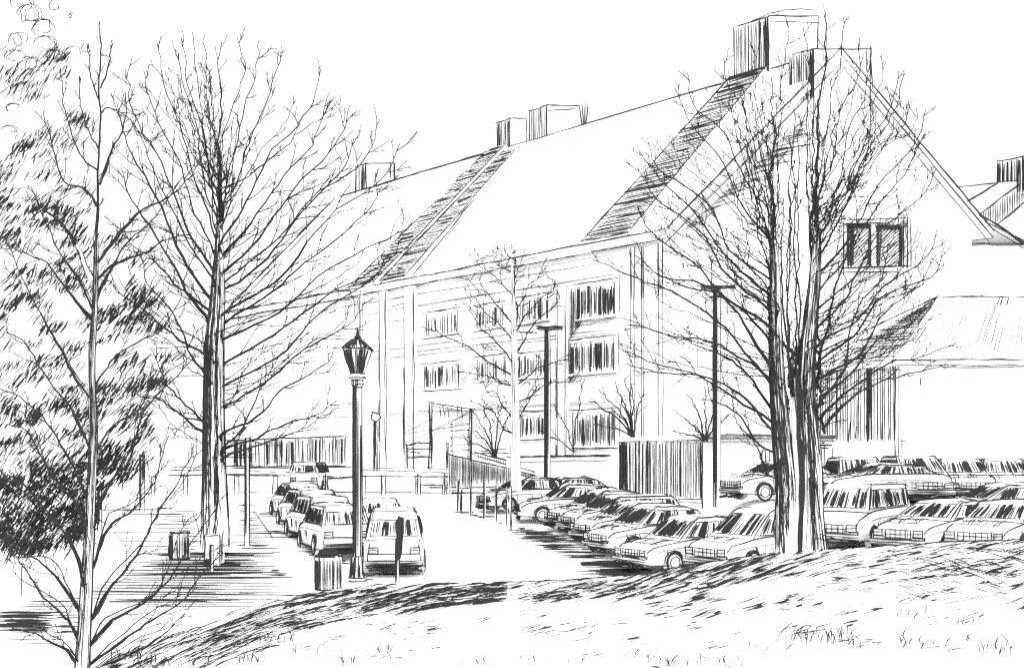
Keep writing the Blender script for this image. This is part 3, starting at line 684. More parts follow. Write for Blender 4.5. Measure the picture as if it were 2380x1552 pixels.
# ---- slim sapling in front of the evergreen
tb = TB(14.2); t = thing('sapling', 'slim bare tree in the left foreground with straight trunk reaching nearly the top', 'tree', P(190, 1560, 14.2))
trunkmesh(tb, t, [(190, 1572, 34), (197, 1450, 29), (205, 1300, 24), (212, 1150, 21), (217, 1000, 18), (213, 850, 15), (221, 700, 12), (224, 560, 9)], nb=150, dark=.35, edge=3.2)
make_limb(tb, t, [(223, 580), (228, 470), (227, 380), (233, 290), (229, 200), (233, 120), (233, 50)], 7, 3, 0, 6, 40, 0, 2, tw=2, name='leader')
for (y0, path, w, ntw, L) in [
 (1545, [(185, 1545), (150, 1510), (95, 1475), (32, 1462)], 9, 5, 60), (1500, [(190, 1500), (160, 1440), (110, 1395), (70, 1340), (30, 1290)], 9, 6, 80),
 (1420, [(194, 1440), (160, 1375), (100, 1310), (40, 1270), (0, 1150)], 9, 7, 90), (1380, [(198, 1380), (175, 1280), (120, 1200), (60, 1130), (10, 1110)], 8, 7, 90),
 (1250, [(203, 1270), (180, 1180), (130, 1120), (70, 1010), (20, 985)], 7, 7, 80), (1160, [(206, 1170), (170, 1080), (120, 1000), (60, 930), (-5, 900)], 7, 8, 80),
 (1050, [(210, 1050), (180, 970), (110, 880), (60, 800), (10, 770)], 6, 7, 80), (930, [(212, 930), (160, 850), (110, 760), (60, 660), (15, 560)], 6, 8, 90),
 (700, [(214, 745), (170, 690), (120, 620), (60, 590), (15, 562)], 8, 6, 80), (650, [(213, 650), (180, 570), (145, 520), (100, 485), (78, 462)], 13, 6, 80),
 (640, [(216, 720), (190, 660), (140, 590), (110, 520), (70, 430)], 6, 8, 80), (500, [(226, 480), (200, 440), (150, 420), (120, 330), (96, 255)], 7, 8, 70),
 (400, [(226, 395), (195, 370), (165, 300), (150, 240), (142, 160)], 5, 6, 60), (350, [(228, 345), (210, 310), (190, 260), (180, 180)], 4, 5, 50), (230, [(229, 230), (215, 190), (206, 140), (205, 100)], 4, 4, 40),
 (200, [(234, 205), (248, 165), (258, 130), (259, 102)], 4, 4, 40), (300, [(234, 265), (255, 250), (300, 280), (350, 330), (370, 305)], 4, 5, 60), (420, [(232, 430), (262, 350), (290, 290), (292, 215)], 6, 7, 60),
 (600, [(228, 610), (280, 540), (330, 490), (390, 460), (460, 400)], 8, 8, 90), (640, [(226, 650), (270, 610), (330, 590), (380, 560), (445, 540)], 7, 6, 70), (700, [(222, 700), (250, 640), (300, 560), (350, 520), (430, 405)], 6, 8, 80),
 (900, [(218, 900), (260, 840), (330, 790), (380, 760), (420, 690)], 5, 7, 80), (1050, [(216, 1060), (260, 990), (320, 950), (360, 880), (395, 820)], 5, 7, 80),
 (1250, [(218, 1230), (240, 1150), (300, 1060), (340, 950), (420, 860), (455, 820)], 7, 9, 90), (1300, [(216, 1320), (250, 1230), (310, 1180), (360, 1120), (395, 1010)], 8, 8, 80),
 (1440, [(212, 1440), (255, 1370), (320, 1290), (360, 1200), (420, 1110), (450, 1030)], 9, 9, 90), (1490, [(208, 1500), (260, 1440), (330, 1400), (390, 1350), (450, 1250), (500, 1180)], 9, 9, 80),
 (1530, [(205, 1545), (280, 1490), (350, 1440), (420, 1400), (470, 1330), (522, 1285)], 8, 8, 80), (1545, [(210, 1560), (300, 1520), (380, 1475), (430, 1425)], 6, 5, 60)]:
    make_limb(tb, t, path, w, 2.2, rng.uniform(-1.3, 1.3), ntw, L * .85, 1, 2.6, tw=2.3, t0=.25)
    if y0 > 1200: make_limb(tb, t, [(p[0] + rng.gauss(0, 12) * (i > 0), p[1] + rng.uniform(-30, 10) * (i > 0)) for i, p in enumerate(path)], w * .5, 1.6, rng.uniform(-1.3, 1.3), 4, L * .7, 1, 3, tw=1.7, t0=.3)

# ---- double trunk tree on the bank
tb = TB(18.0); t = thing('bare_tree', 'large bare tree with double ridged trunk on the grassy bank at right', 'tree', P(1862, 1276, 18))
trunkmesh(tb, t, [(1832, 1292, 62), (1828, 1200, 52), (1826, 1120, 50), (1815, 1000, 42), (1806, 880, 36), (1802, 760, 30), (1801, 640, 23), (1796, 560, 16)], nb=210, dark=.3, edge=2.8)
make_limb(tb, t, [(1796, 575), (1799, 480), (1790, 390), (1797, 310), (1788, 250), (1790, 175)], 9, 2.2, 0, 10, 50, 0, 4, tw=2, name='leader')
trunkmesh(tb, t, [(1886, 1292, 76), (1886, 1200, 56), (1884, 1100, 54), (1878, 1000, 48), (1872, 880, 44), (1882, 760, 34), (1894, 640, 26), (1899, 530, 17)], nb=165, dark=.35, edge=2.8)
make_limb(tb, t, [(1899, 550), (1894, 450), (1902, 350), (1896, 260), (1912, 170), (1913, 100), (1922, 28)], 10, 2.4, 0, 12, 50, 0, 4, tw=2, name='leader')
make_limb(tb, t, [(1888, 640), (1884, 520), (1892, 420), (1885, 330), (1893, 240)], 7, 2, .4, 9, 50, 0, 4, tw=2, name='leader')
m = MB(dist=18)                       # the dark seam where the two stems part
for k in range(22):
    xs = [rng.gauss(1858, 4), rng.gauss(1862, 4), rng.gauss(1860, 5), rng.gauss(1856, 5), rng.gauss(1848, 6)]
    ys = [1282, 1150, 1020, 900, 810]; a = rng.randint(0, 2); b = rng.randint(a + 2, 5)
    m.ink([P(xs[i], ys[i], 17.72) for i in range(a, b)], rng.uniform(3, 6.5), 1)
m.tube([P(1858, 1285, 17.95), P(1860, 1100, 17.95), P(1856, 950, 17.95), P(1850, 850, 18)], [.19, .16, .13, .07], 0, 8)
for k in range(10): a = rng.uniform(0, 1); m.ink([P(lerp(1885, 1925, a), 1278, 17.7), P(lerp(1875, 1900, a), 1110, 17.72)], rng.uniform(1.6, 3), 1)
m.ink([P(1900, 1250, 17.6), P(1940, 1262, 17.5), P(1975, 1275, 17.4)], 4, .5); m.ink([P(1905, 1240, 17.6), P(1960, 1258, 17.5)], 3, .5)
m.build('trunk_seam', t)
LIMBS3 = [  # start, tip, width
 ((1838, 1130), (1705, 965), 7, 5, 60), ((1830, 1060), (1640, 885), 9, 7, 70), ((1822, 1010), (1445, 812), 9, 11, 90), ((1818, 985), (1455, 842), 9, 9, 90), ((1816, 960), (1560, 770), 9, 8, 80), ((1812, 900), (1378, 600), 9, 11, 90),
 ((1808, 880), (1445, 740), 8, 9, 80), ((1806, 850), (1470, 592), 10, 11, 90), ((1804, 800), (1530, 640), 9, 9, 90), ((1802, 760), (1480, 480), 10, 12, 90), ((1800, 720), (1484, 390), 10, 12, 90), ((1800, 690), (1490, 350), 10, 12, 90),
 ((1798, 650), (1500, 322), 9, 12, 90), ((1798, 560), (1570, 205), 8, 12, 80), ((1796, 500), (1600, 165), 7, 10, 70), ((1796, 430), (1680, 135), 6, 9, 60), ((1794, 380), (1745, 215), 5, 6, 50), ((1796, 350), (1830, 55), 5, 8, 50), ((1800, 560), (1720, 300), 7, 9, 70),
 ((1820, 640), (1870, 260), 6, 8, 60), ((1890, 560), (1868, 65), 6, 9, 60), ((1896, 420), (1960, 42), 6, 9, 50), ((1896, 470), (2000, 85), 7, 10, 55), ((1896, 520), (2022, 108), 7, 10, 60), ((1894, 560), (2085, 165), 8, 12, 70), ((1892, 600), (2102, 172), 8, 11, 70),
 ((1892, 640), (2148, 255), 8, 12, 80), ((1890, 680), (2145, 312), 8, 11, 80), ((1890, 720), (2170, 395), 8, 10, 80), ((1890, 800), (2178, 545), 9, 12, 80), ((1890, 840), (2195, 572), 9, 11, 80), ((1892, 880), (2165, 600), 8, 9, 70), ((1894, 920), (2155, 700), 8, 9, 70),
 ((1896, 960), (2225, 798), 8, 9, 70), ((1898, 985), (2200, 845), 7, 7, 60), ((1892, 760), (2095, 480), 7, 10, 80), ((1880, 520), (1950, 230), 6, 9, 60), ((1896, 600), (2020, 320), 7, 10, 70), ((1850, 820), (1740, 560), 9, 8, 70)]
LIMBS3 += [((1858, 900), (1835, 320), 8, 9, 60), ((1862, 860), (1858, 420), 7, 8, 50), ((1850, 880), (1820, 460), 8, 8, 50), ((1864, 800), (1850, 250), 7, 9, 60), ((1845, 930), (1760, 420), 9, 9, 70), ((1880, 900), (1990, 430), 9, 10, 80), ((1884, 940), (2070, 560), 8, 9, 80)]
for ((x0, y0), (x1, y1), w, nt_, L) in LIMBS3:
    wide = abs(x1 - x0) > abs(y1 - y0) * 1.2; x0 += (-1 if x1 < x0 else 1) * interp([(350, 2), (640, 8), (900, 16), (1100, 20)], y0)
    p = fan(x0, y0, x1, y1, .45, .3) if not wide else [(x0, y0), (lerp(x0, x1, .25), lerp(y0, y1, .45)), (lerp(x0, x1, .5), lerp(y0, y1, .72)), (lerp(x0, x1, .75), lerp(y0, y1, .82)), (x1, y1)]
    make_limb(tb, t, p, w * interp([(400, .6), (700, .8), (900, 1)], y0), 2.1, rng.uniform(-1, 1) * max(.7, 2.2 - abs(x1 - 1860) / 200), int(nt_ * (.8 if y0 < 650 else 1)), L * .8, 1, 3.2, tw=2.5)

minor_limbs(tb, t, 30, lambda y: interp([(200, 1790), (700, 1802), (1100, 1826)], y), 960, 520, [(1450, 820), (1380, 600), (1480, 480), (1490, 340), (1570, 205), (1690, 125), (1830, 60)])
minor_limbs(tb, t, 34, lambda y: interp([(150, 1911), (520, 1899), (900, 1873), (1100, 1884)], y), 980, 500, [(1860, 60), (1960, 42), (2020, 100), (2100, 170), (2148, 260), (2165, 400), (2180, 545), (2195, 600), (2160, 700), (2225, 800)])
# ---- young tree before the facade and the little shrubs by the annex
tb = TB(43.0); t = thing('young_tree', 'small pale young tree between the two columns of windows behind the sedan', 'tree', P(1197, 1075, 43))
trunkmesh(tb, t, [(1200, 1140, 26), (1198, 1060, 22), (1197, 950, 19), (1196, 850, 15), (1194, 750, 11), (1192, 660, 7), (1186, 560, 3)], nb=14, dark=.4, edge=2.4)
for (y0, tip, w) in [(980, (1120, 880), 5), (1010, (1110, 935), 6), (900, (1065, 860), 5), (880, (1000, 765), 6), (850, (1085, 705), 5), (800, (1090, 680), 5), (760, (1080, 640), 5), (700, (1112, 590), 4), (650, (1140, 590), 3), (620, (1165, 592), 3),
                     (660, (1212, 600), 3), (720, (1258, 622), 4), (780, (1292, 652), 5), (830, (1305, 690), 5), (900, (1330, 815), 5), (940, (1345, 865), 5), (1000, (1250, 900), 5)]:
    make_limb(tb, t, fan(1196, y0, tip[0], tip[1], .5, .4), w, 1.6, rng.uniform(-1, 1), 8, 46, 1, 2.4, tw=1.8)
for (bx, by, D, tips, lab) in [(1472, 1015, 40.5, [(1368, 930), (1392, 905), (1415, 945), (1425, 885), (1452, 880), (1470, 890), (1498, 905), (1440, 920), (1380, 985)], 'small bare shrub against the wall above the left end of the annex'),
                          (1150, 1062, 46, [(1098, 958), (1120, 940), (1105, 1000), (1190, 950), (1165, 930), (1080, 1020)], 'low bare shrub beside the entrance porch behind the ramp railing'),
                          (1330, 1050, 47, [(1250, 1000), (1290, 940), (1355, 880)], 'thin twiggy shrub under the ground floor windows'),
                          (1640, 1025, 39, [(1560, 1000), (1575, 960), (1598, 915), (1640, 900), (1690, 905), (1700, 960), (1610, 985)], 'arching bare shrub beside the tall light pole above the annex')]:
    tb = TB(D); t = thing('shrub', lab, 'shrub', P(bx, by, D))
    for tip in tips:
        w = 5 if len(tips) > 3 else 3
        make_limb(tb, t, [(bx + rng.uniform(-6, 6), by), (lerp(bx, tip[0], .3), lerp(by, tip[1], .45)), (lerp(bx, tip[0], .7), lerp(by, tip[1], .8)), tip], w, 2, rng.uniform(-.5, .5), 3, 30, 0, 2.5, name='stem', tw=2)

# ---- evergreen at the left edge
def evergreen():
    D = 24.0; t = thing('evergreen_tree', 'dense scribbly evergreen tree behind the sapling at the left edge', 'tree', P(60, 1391, D))
    m = MB(dist=D); pts = [(62, 1400, 0, 34), (60, 1250, 0, 28), (62, 1000, 0, 22), (58, 700, 0, 14), (50, 400, 0, 8), (45, 120, 0, 4)]
    tb = TB(D); m.tube([tb.W(*p[:3]) for p in pts], [p[3] / 3 * D / F for p in pts], 0, 8)
    m.ink([tb.W(50, 1385, -.3), tb.W(52, 1300, -.3)], 2, .8)
    m.build('trunk', t)
    right = [(20, 140), (100, 150), (200, 165), (300, 210), (420, 215), (520, 260), (620, 330), (700, 380), (800, 395), (900, 405), (1000, 365), (1080, 335), (1150, 270), (1220, 215), (1290, 120)]
    def clump(m, cx, cy, n, sx, sy, L, w, ang, dep, sp=.14, cross=0):
        for i in range(n):
            u = (i + .5) / n - .5; x = cx + u * sx * 2 + rng.gauss(0, 3); y = cy + rng.gauss(0, sy * .5) - u * sx * .25
            a = math.radians(ang) + rng.gauss(0, sp); l = L * rng.uniform(.55, 1.25); d = dep + rng.gauss(0, .12)
            if rng.random() < cross: a = math.radians(-40) + rng.gauss(0, .15)
            p = [(x - math.cos(a) * l / 2, y + math.sin(a) * l / 2), (x + rng.uniform(-2, 2), y), (x + math.cos(a) * l / 2, y - math.sin(a) * l / 2)]
            m.ink([tb.W(q[0], q[1], d + rng.uniform(-.1, .1)) for q in p], w * rng.uniform(.6, 1.5), .8, .6)
    m = MB(dist=D)
    # density grows downwards, with clumps and gaps
    k = 0
    while k < 640:
        y = 90 + 1190 * rng.random() ** .8; R = interp(right, y); x = rng.uniform(-25, R)
        dens = interp([(90, .3), (400, .55), (600, .6), (900, .75), (1100, 1.0), (1290, 1)], y) * (1 if (x < R - 15) else .6)
        g = math.sin(x * .031 + y * .011 + 1.3) * math.sin(y * .027 - x * .013) + .25 * math.sin(x * .09)
        if y < 1080 and g < -.2: continue
        if rng.random() > dens: continue
        if 230 < x and y > 1130 and x > R - 30: continue
        dep = rng.uniform(-1, 1) * (.5 + 2.2 * max(0, 1 - abs(x - 60) / (abs(R - 60) + 40))) 
        clump(m, x, y, rng.randint(5, 10), rng.uniform(16, 34), rng.uniform(4, 10), rng.uniform(16, 34), rng.choice([1.3, 1.6, 2.0, 2.8]) * (.75 if y < 450 else 1), rng.uniform(48, 66), dep)
        k += 1
    for (cx, cy, n, s) in [(90, 1160, 46, 85), (60, 1220, 50, 75), (190, 1130, 32, 55), (120, 1200, 46, 70), (40, 1130, 30, 45), (240, 1080, 34, 60), (280, 1040, 30, 45), (180, 1250, 22, 35), (60, 1262, 24, 55), (200, 1190, 22, 30), (160, 1060, 26, 50), (310, 980, 26, 50), (340, 900, 26, 45), (300, 840, 18, 40), (120, 940, 22, 50), (60, 880, 12, 30), (335, 700, 26, 32), (310, 680, 16, 22), (270, 740, 18, 30)]:
        clump(m, cx, cy, n, s, 26, 34, 2.9, 55, rng.uniform(-1.2, .6), .12, .0)
        if cy > 1100: clump(m, cx, cy, n // 2, s, 26, 40, 2.0, -40, rng.uniform(-.8, .6), .12)
                          # loose looping shoots at the top
    for (cx, cy, r, nn) in [(60, 30, 28, 3), (30, 90, 24, 2), (90, 60, 26, 3), (25, 130, 20, 2), (100, 100, 26, 3), (60, 150, 24, 3), (120, 130, 20, 2), (160, 120, 20, 1), (40, 5, 26, 2), (120, 10, 22, 1), (155, 35, 10, 1), (20, 250, 14, 2), (15, 300, 14, 2), (190, 110, 22, 1), (40, 450, 20, 2), (60, 500, 16, 2)]:
        for j in range(nn):
            a0 = rng.uniform(0, 6.28); pts = []; dep = rng.uniform(-.8, .8)
            for k in range(7): a = a0 + k * .75; pts.append(tb.W(cx + math.cos(a) * r * rng.uniform(.5, 1) + k * 3, cy + math.sin(a) * r * .8 * rng.uniform(.6, 1), dep + .05 * k))
            m.curve(pts, 1.7, .3, 4)
    m.build('crown', t)
evergreen()
# ================================================================== STREET FURNITURE
def ring(m, c, r, w=3, n=12, ax='z', mat=1, wob=.4):
    pts = []
    for i in range(n + 1):
        a = 2 * math.pi * i / n; ca, sa = math.cos(a) * r, math.sin(a) * r
        pts.append(V(c) + (V((ca, sa, 0)) if ax == 'z' else V((ca, 0, sa))))
    m.ink(pts, w, wob, 1, mat)
def lathe(m, c, prof, n=14, mat=0):
    c = V(c)
    for (r0, z0), (r1, z1) in zip(prof, prof[1:]):
        for i in range(n):
            a, b = 2 * math.pi * i / n, 2 * math.pi * (i + 1) / n
            m.poly([c + V((math.cos(a) * r0, math.sin(a) * r0, z0)), c + V((math.cos(b) * r0, math.sin(b) * r0, z0)), c + V((math.cos(b) * r1, math.sin(b) * r1, z1)), c + V((math.cos(a) * r1, math.sin(a) * r1, z1))], mat)
def pole(m, x, y0, y1, D, wpx, dark=.5, n=8, base=None):
    """round pole standing on the ground at column x, rows y0 (foot) to y1 (top)"""
    k = D / F; r = wpx / 2 * k; X = (x - CX) * k; z0 = H(X, D) if base is None else base; z1 = pz(y1, D)
    m.tube([V((X, D, z0)), V((X, D, (z0 + z1) / 2)), V((X, D, z1))], [r, r * .95, r * .85], 0, 10)
    for i in range(n):
        th = rng.uniform(1.02, 1.98) * math.pi
        if rng.random() < dark: th = rng.uniform(1.02, 1.45) * math.pi
        a, b = sorted((rng.random(), rng.random())); b = min(1, b + .35); a = max(0, a - .1)
        pts = [V((X + math.cos(th) * r, D + math.sin(th) * r * 1.02, lerp(z0, z1, lerp(a, b, j / 5)))) for j in range(6)]
        m.ink(pts, rng.uniform(2, 4), .3)
    for sd in (-1, 1): m.ink([V((X + sd * r, D - .01, lerp(z0, z1, j / 8))) for j in range(9)], 3 if sd < 0 else 2.4, .4)
    return V((X, D, z0)), V((X, D, z1))

# the lantern lamp post
D = 27.6; X = (831 - CX) / F * D
t = thing('lantern_lamp_post', 'tall dark lamp post with flared glass lantern beside the ribbed trash can', 'lamp post', (X, D, 0))
m = MB(); pole(m, 831, 1355, 872, D, 21, .8, 34); m.build('pole', t)
m = MB(); lathe(m, (X, D, 0), [(.24, 0), (.24, .12), (.17, .25), (.15, .7), (.13, .75)], 12)
for i in range(16): a = rng.uniform(math.pi, 2 * math.pi); m.ink([V((X + math.cos(a) * .22, D + math.sin(a) * .22, .05)), V((X + math.cos(a) * .16, D + math.sin(a) * .17, rng.uniform(.4, .8)))], 3.4, .6)
for z, r in ((.04, .25), (.13, .24), (.72, .15)): ring(m, (X, D, z), r, 3)
m.build('base', t)
m = MB(); zz = lambda y: pz(y, D); k = D / F
prof = [(10 * k, zz(900)), (14 * k, zz(892)), (12 * k, zz(884)), (19 * k, zz(878)), (16 * k, zz(868))]
lathe(m, (X, D, 0), prof, 12)
for r, z in prof: ring(m, (X, D, z), r, 3.6)
for i in range(9): a = rng.uniform(math.pi, 2 * math.pi); m.ink([V((X + math.cos(a) * 12 * k, D + math.sin(a) * 12 * k, zz(898))), V((X + math.cos(a) * 15 * k, D + math.sin(a) * 15 * k, zz(870)))], 3)
m.build('collar', t)
m = MB(); b = [(-13, -13), (13, -13), (13, 13), (-13, 13)]; tp = [(-29, -25), (29, -25), (29, 25), (-29, 25)]
B = [V((X + p * k, D + q * k, zz(868))) for p, q in b]; T = [V((X + p * k, D + q * k, zz(812))) for p, q in tp]
m.hexa(B, T); m.line(B, 3.4, closed=True); m.line(T, 3.4, closed=True)
for i in range(4): m.line([B[i], T[i]], 4)
m.hatch(B[0], B[1], T[1], T[0], 8, 3, thick=.35); m.hatch(B[0], B[0].lerp(B[1], .3), T[0].lerp(T[1], .3), T[0], 3, 4); m.line([B[0] + V((.06, -.02, 0)), T[0] + V((.14, -.02, 0))], 3); m.line([B[1] - V((.06, .02, 0)), T[1] - V((.16, .02, 0))], 3.6)
lt = m.build('lantern', t)
m = MB(); T2 = [V((X + p * k * 1.12, D + q * k * 1.12, zz(811))) for p, q in tp]; A = V((X, D, zz(786)))
T3 = [V((X + p * k * .35, D + q * k * .35, zz(790))) for p, q in tp]
m.hexa(T2, T3); m.line(T2, 3.6, closed=True); m.line(T3, 3, closed=True)
for i in range(4): m.line([T2[i], T3[i]], 3.6)
m.hatch(T2[0], T2[1], T3[1], T3[0], 10, 3.4); m.build('cap', t)
m = MB(); lathe(m, (X, D, 0), [(5 * k, zz(792)), (9 * k, zz(784)), (4 * k, zz(778)), (2 * k, zz(762))], 8, 1); m.build('finial', t)

# T-shaped light poles
for (x, yb, yt, D, w, c0, c1, lab) in [(1272, 1112, 766, 45.5, 13, 1250, 1307, 'slim T shaped light pole before the windows left of the annex'), (1666, 1160, 672, 38.6, 17, 1630, 1706, 'tall thick T shaped light pole rising behind the right end of the shade-hatched annex wall')]:
    X = (x - CX) / F * D; t = thing('light_pole', lab, 'light pole', (X, D, H(X, D)))
    m = MB(); pole(m, x, yb, yt, D, w, .85, 30); m.build('pole', t)
    m = MB(); k = D / F; xa, xb = (c0 - CX) * k, (c1 - CX) * k; z = pz(yt, D)
    m.box(xa, xb, D - .16, D + .16, z - .02, z + 8 * k)
    for dz in (0, 2, 4, 6, 8): m.line([V((xa, D - .17, z + dz * k)), V(((xa + xb) / 2, D - .17, z + (dz - 1.5) * k)), V((xb, D - .17, z + dz * k))], 3, .9, over=6)
    m.line([V((xa, D - .17, z)), V((xa, D - .17, z + 9 * k))], 3.4); m.line([V((xb, D - .17, z)), V((xb, D - .17, z + 9 * k))], 3.4)
    m.build('lamp_bar', t)

# thin posts
for (x, yb, yt, D, w, nm, cat, lab, dk) in [
    (575, 1270, 1018, 35.0, 11, 'sign_post', 'post', 'tall thin bare post right of the fan shaped tree', .7),
    (331, 1196, 1056, 44.0, 11, 'wooden_post', 'post', 'pale tapering post left of the fan shaped tree', .5),
    (492, 1325, 1266, 30.2, 8, 'short_post', 'post', 'short dark post in front of the fan shaped tree', .9),
    (232, 1242, 1130, 38.5, 9, 'short_post', 'post', 'dark short post half hidden behind the sapling trunk', .6)]:
    X = (x - CX) / F * D; m = MB(); a, b = pole(m, x, yb, yt, D, w, dk, 10)
    ring(m, b, w / 2 * D / F, 2.6); tag(m.build(nm, origin=a), lab, cat)
D = 27.2; X = (927 - CX) / F * D
t = thing('sign_post', 'narrow sign post with slim edge-on sign in front of the van', 'sign post', (X, D, 0))
m = MB(); pole(m, 924, 1360, 1250, D, 9, .9, 12); m.build('pole', t)
m = MB(); k = D / F; zb, zt = pz(1300, D), pz(1198, D); m.hexa([(X - 4 * k, D - .05, zb), (X + 4 * k, D - .05, zb), (X + 4 * k, D + .05, zb), (X - 4 * k, D + .05, zb)], [(X + 0 * k, D - .05, zt), (X + 11 * k, D - .05, zt), (X + 11 * k, D + .05, zt), (X, D + .05, zt)])
m.hatch((X - 4 * k, D - .06, zb), (X + 4 * k, D - .06, zb), (X + 11 * k, D - .06, zt), (X, D - .06, zt), 5, 4, thick=.4); m.build('sign_panel', t)
# short lamp before the pilaster
D = 51.6; X = (873 - CX) / F * D
t = thing('short_lamp_post', 'short square lamp post standing on the terrace left of the entrance porch', 'lamp post', (X, D + 1, 2.9))
m = MB(); pole(m, 873, 1082, 976, D + 1, 8, .9, 12, base=2.9); m.build('pole', t)
m = MB(); k = D / F; q = [(864, 975), (866, 958), (880, 962), (884, 970), (874, 980)]
f = [P(x, y, D + .8) for x, y in q]; m.hexa(f, [p + V((0, .4, 0)) for p in f]); m.line(f, 4.4, .8, closed=True); m.build('lamp_head', t)

def can(x, yb, yt, D, wpx, lab, lid=True, n=18, name='trash_can'):
    X = (x - CX) / F * D; k = D / F; r = wpx / 2 * k; z0 = H(X, D); hgt = (yb - yt) * k
    t = thing(name, lab, 'trash can', (X, D, z0)); m = MB()
    lathe(m, (X, D, z0), [(r * .93, 0), (r, hgt * .1), (r, hgt), (r * .85, hgt), (r * .85, hgt - .05), (0, hgt - .05)], 16)
    for i in range(n):
        th = math.pi * (1 + (i + rng.uniform(.2, .8)) / n); dk = th < 1.35 * math.pi
        m.ink([V((X + math.cos(th) * r, D + math.sin(th) * r, z0 + hgt * u)) for u in (rng.uniform(0, .06), .3, .6, rng.uniform(.86, .98))], rng.uniform(4, 7) if dk else rng.uniform(2.2, 4), .4)
    for u, w in ((.02, 3), (.97, 3.4), (1.0, 3)): ring(m, (X, D, z0 + hgt * u), r * 1.01, w)
    m.build('can_body', t)
    if lid:
        m = MB(); lathe(m, (X, D, z0 + hgt), [(r * .8, .01), (r * .76, .08), (r * .5, .15), (.001, .19)], 14, 1)
        for i in range(26): a = rng.uniform(math.pi, 1.75 * math.pi); m.ink([V((X + math.cos(a) * r * .8, D + math.sin(a) * r * .8, z0 + hgt + .02)), V((X + math.cos(a) * r * .65, D + math.sin(a) * r * .65, z0 + hgt + .11)), V((X + math.cos(a) * r * .2, D + math.sin(a) * r * .2, z0 + hgt + .18))], 4, .5)
        m.build('lid', t)
can(764, 1368, 1288, 25.9, 62, 'ribbed round trash can with dark domed lid at the foot of the lantern lamp post')
can(418, 1292, 1230, 32.4, 44, 'small ribbed round bin on the pavement left of the fan shaped tree', False, 13)
X = (497 - CX) / F * 31.4; m = MB(); m.box(X - .22, X + .25, 31.2, 31.7, 0.0, 1.05)
for a, b in (((X - .22, 31.19, .1), (X - .22, 31.19, 1.05)), ((X + .25, 31.19, .1), (X + .25, 31.19, 1.05)), ((X - .22, 31.19, 1.05), (X + .25, 31.19, 1.05)), ((X + .32, 31.19, .3), (X + .32, 31.19, 1.1))): m.line([a, b], 3, 1, over=5)
m.hatch((X - .22, 31.18, .02), (X - .05, 31.18, .02), (X - .05, 31.18, .3), (X - .22, 31.18, .3), 5, 5)
tag(m.build('utility_box', origin=(X, 31.4, 0)), 'pale square utility box at the foot of the fan shaped tree', 'utility box')

# ------------------------------------------------------------------ terrace, wall and posts before the building
m = MB(); XR1 = (1046 - CX) / F * 52
m.hexa([(-60, 52.25, 1.0), (XR1, 52.25, 1.0), (XR1, 66, 1.0), (-60, 66, 1.0)], [(-60, 52.25, 2.88), (XR1, 52.25, 2.88), (XR1, 66, 2.88), (-60, 66, 2.88)])
m.build('terrace', kind='structure')
m = MB(); m.box(-30, XR1, 52, 52.24, 1.0, 2.92)
for (x0, y0, x1, y1, w) in [(390, 1103, 640, 1102, 2.6), (540, 1104, 780, 1106, 1.6), (540, 1087, 815, 1085, 3), (815, 1092, 1045, 1098, 1.5), (815, 1104, 1045, 1108, 1.3), (815, 1086, 1045, 1090, 1.3), (395, 1083, 480, 1086, 1.8), (395, 1092, 480, 1093, 1.8), (540, 1094, 730, 1098, 1.2), (300, 1145, 480, 1146, 1.2), (560, 1143, 690, 1146, 1.4), (740, 1141, 860, 1143, 2.0), (860, 1143, 1050, 1145, 1.3), (735, 1112, 820, 1109, 3), (1000, 1132, 1075, 1135, 2.4), (960, 1126, 1080, 1127, 2)]:
    for q in range(2): m.line([P(x0, y0, 51.96), P((x0 + x1) / 2, (y0 + y1) / 2 + rng.uniform(-1, 1), 51.96), P(x1, y1, 51.96)], w * rng.uniform(.7, 1), 1, over=5)
m.line([P(1046, 1085, 51.96), P(1046, 1140, 51.96)], 2.6)
tag(m.build('retaining_wall', origin=(-15, 52, 1)), 'long low pale retaining wall in front of the building terrace', 'wall')
for i, (x, lab) in enumerate([(358, 'short square post by the wall, leftmost of its row'), (433, 'short square post by the wall beneath the branches left of the fan shaped tree'), (551, 'short square post by the wall right behind the thin bare post'), (641, 'short square post by the wall above the farthest parked car'), (757, 'short square post by the wall left of the lantern lamp post'),
                              (846, 'short square post by the wall touching the lantern lamp post'), (891, 'short square post by the wall just right of the lantern lamp post'), (972, 'short square post by the wall below the thick porch post'), (1034, 'short square post by the wall at the foot of the ramp railing')]):
    D = 51.2; X = (x - CX) / F * D; k = D / F; z0 = H(X, D); m = MB(); z1 = pz(1106, D); m.box(X - 5 * k, X + 5 * k, D - .1, D + .1, z0, z1)
    m.line([(X - 5 * k, D - .11, z0), (X - 5 * k, D - .11, z1), (X + 5 * k, D - .11, z1), (X + 5 * k, D - .11, z0)], 2.8, .9, over=5)
    if i in (4, 7, 8): m.line([(X, D - .11, z0), (X, D - .11, z1 + .1)], 4, .8); 
    if i in (6,): m.line([(X - 3 * k, D - .11, z0), (X - 3 * k, D - .11, z1)], 5, .8)
    tag(m.build('bollard', origin=(X, D, z0)), lab, 'post', 'posts along the retaining wall')

